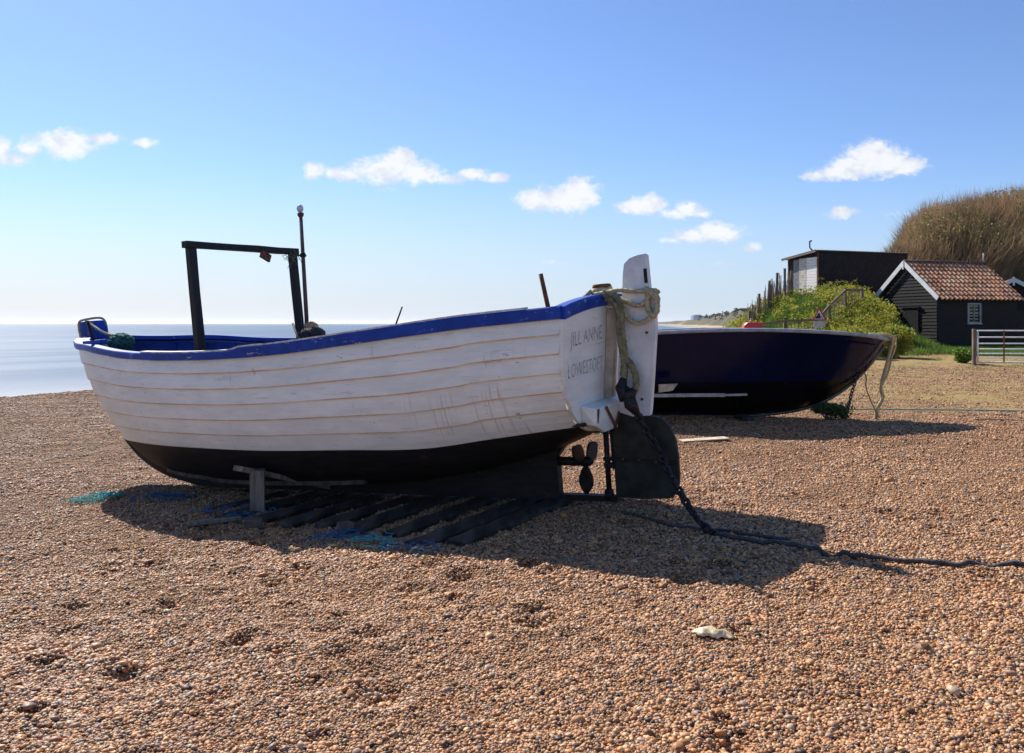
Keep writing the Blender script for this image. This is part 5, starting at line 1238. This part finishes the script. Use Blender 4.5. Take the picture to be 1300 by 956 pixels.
for (x, z, r) in ((.07, .05, .022), (.10, -.02, .026), (.13, -.085, .03)): flat('rock_symbol', [(x + r * math.cos(a), 0, cz + z + r * math.sin(a)) for a in np.linspace(0, 5.4, 7)], .004, SBK, -.0145)
flat('lower_plate', [(-.25, 0, cz - .46), (.25, 0, cz - .46), (.25, 0, cz - .22), (-.25, 0, cz - .22)], .01, mat('grey_plate', (.48, .49, .50), .5, var=.15), 0)
mb = MB()
for r_ in range(3):
    for k in range(7): mb.box((-.19 + k * .063, -.0095, cz - .27 - r_ * .065), (.045, .004, .022))
# field gate
gx, gy = 16.15, 29.6; gzz = g1(gx, gy); gt = empty('field_gate', (gx, gy, gzz), (0, 0, R(2))); tag(gt, 'galvanised seven-bar field gate in front of the black hut at the right edge', 'gate')
GALV = mat('galvanised_gate', (.78, .79, .80), .5, metal=0.0, var=.10, vscale=6)
zs = [.10, .26, .40, .56, .75, .97, 1.20]
for z in zs: mb = MB(); mb.cyl((.06, 0, z), (3.6, 0, z), .021 if z > .12 else .026, n=8); mb.build('bar', GALV, gt)
mb = MB(); mb.cyl((.06, 0, .08), (.06, 0, 1.22), .026); mb.build('stile', GALV, gt); mb = MB(); mb.cyl((3.6, 0, .08), (3.6, 0, 1.22), .026); mb.build('stile', GALV, gt)
mb = MB(); mb.box((.97, -.03, .65), (.05, .012, 1.12)); mb.build('brace', RUST, gt)
for k, (xx, lab) in enumerate(((-.06, 'square timber gate post at the latch end of the field gate'), (3.75, 'timber gate post at the hinge end of the field gate, outside the picture'))):
    if k: continue
    p = Matrix.Rotation(R(2), 3, 'Z') @ Vector((xx, .02, 0)); mb = MB(); mb.beam((0, 0, -.15), (0, 0, 1.26), .11, .11, up=(0, 1, 0), segs=2, jit=.003); o = mb.build('gate_post', POST, None, .008); o.location = (gx + p.x, gy + p.y, gzz); tag(o, lab, 'post')

# ------------------------------------------------------------------ far coast
def coast_trees():
    n = 9000; y = np.exp(RNG.uniform(math.log(150), math.log(1500), n)); x = y * RNG.uniform(.14, .60, n); s = shore_dist(x, y); k = (s > 22) & (s < 130) & (vnoise(x, y, .02) + .5 * vnoise(x, y, .07) > -.12); x, y = x[k], y[k]
    sz = RNG.uniform(.8, 2.0, len(x)) * (1 + y / 900); P = np.stack([x, y, gz(x, y, False) + RNG.uniform(0, 1.6, len(x)) * (1 + y / 900)], 1)
    o = leaf_cloud(np.concatenate([P, P + RNG.normal(0, 1.0, P.shape)]), np.concatenate([sz, sz * .8]), leaf_mat('far_scrub_leaves', (.045, .055, .03), (.10, .09, .05), (.07, .075, .035), .03, .1), 'coast_scrub'); tag(o, kind='stuff')
coast_trees()
pw = empty('power_station', (985, 4100, 6)); tag(pw, 'far pale blue block with a white dome on the distant shore', 'power station')
mb = MB(); mb.box((-80, 0, 17), (74, 60, 34)); mb.box((-95, 0, 36), (30, 50, 6)); mb.build('main_block', mat('blue_grey_cladding', (.16, .24, .36), .6), pw)
mb = MB(); mb.cyl((0, 0, 0), (0, 0, 22), 24, 24, 28); mb.ball((0, 0, 20), 24, 28, 14); mb.build('dome', mat('white_dome', (.78, .79, .80), .5), pw)

# ------------------------------------------------------------------ sea air
hm = bpy.data.materials.new('haze_air'); hm.use_nodes = True; hm.node_tree.nodes.clear()
hv = hm.node_tree.nodes.new('ShaderNodeVolumePrincipled'); hv.inputs['Color'].default_value = (.93, .96, 1, 1); hv.inputs['Density'].default_value = 5e-5; hv.inputs['Anisotropy'].default_value = .3
ho = hm.node_tree.nodes.new('ShaderNodeOutputMaterial'); hm.node_tree.links.new(hv.outputs[0], ho.inputs['Volume'])
mb = MB(); mb.box((0, 0, 30), (66000, 66000, 90)); o = mb.build('haze', hm); tag(o, kind='stuff')
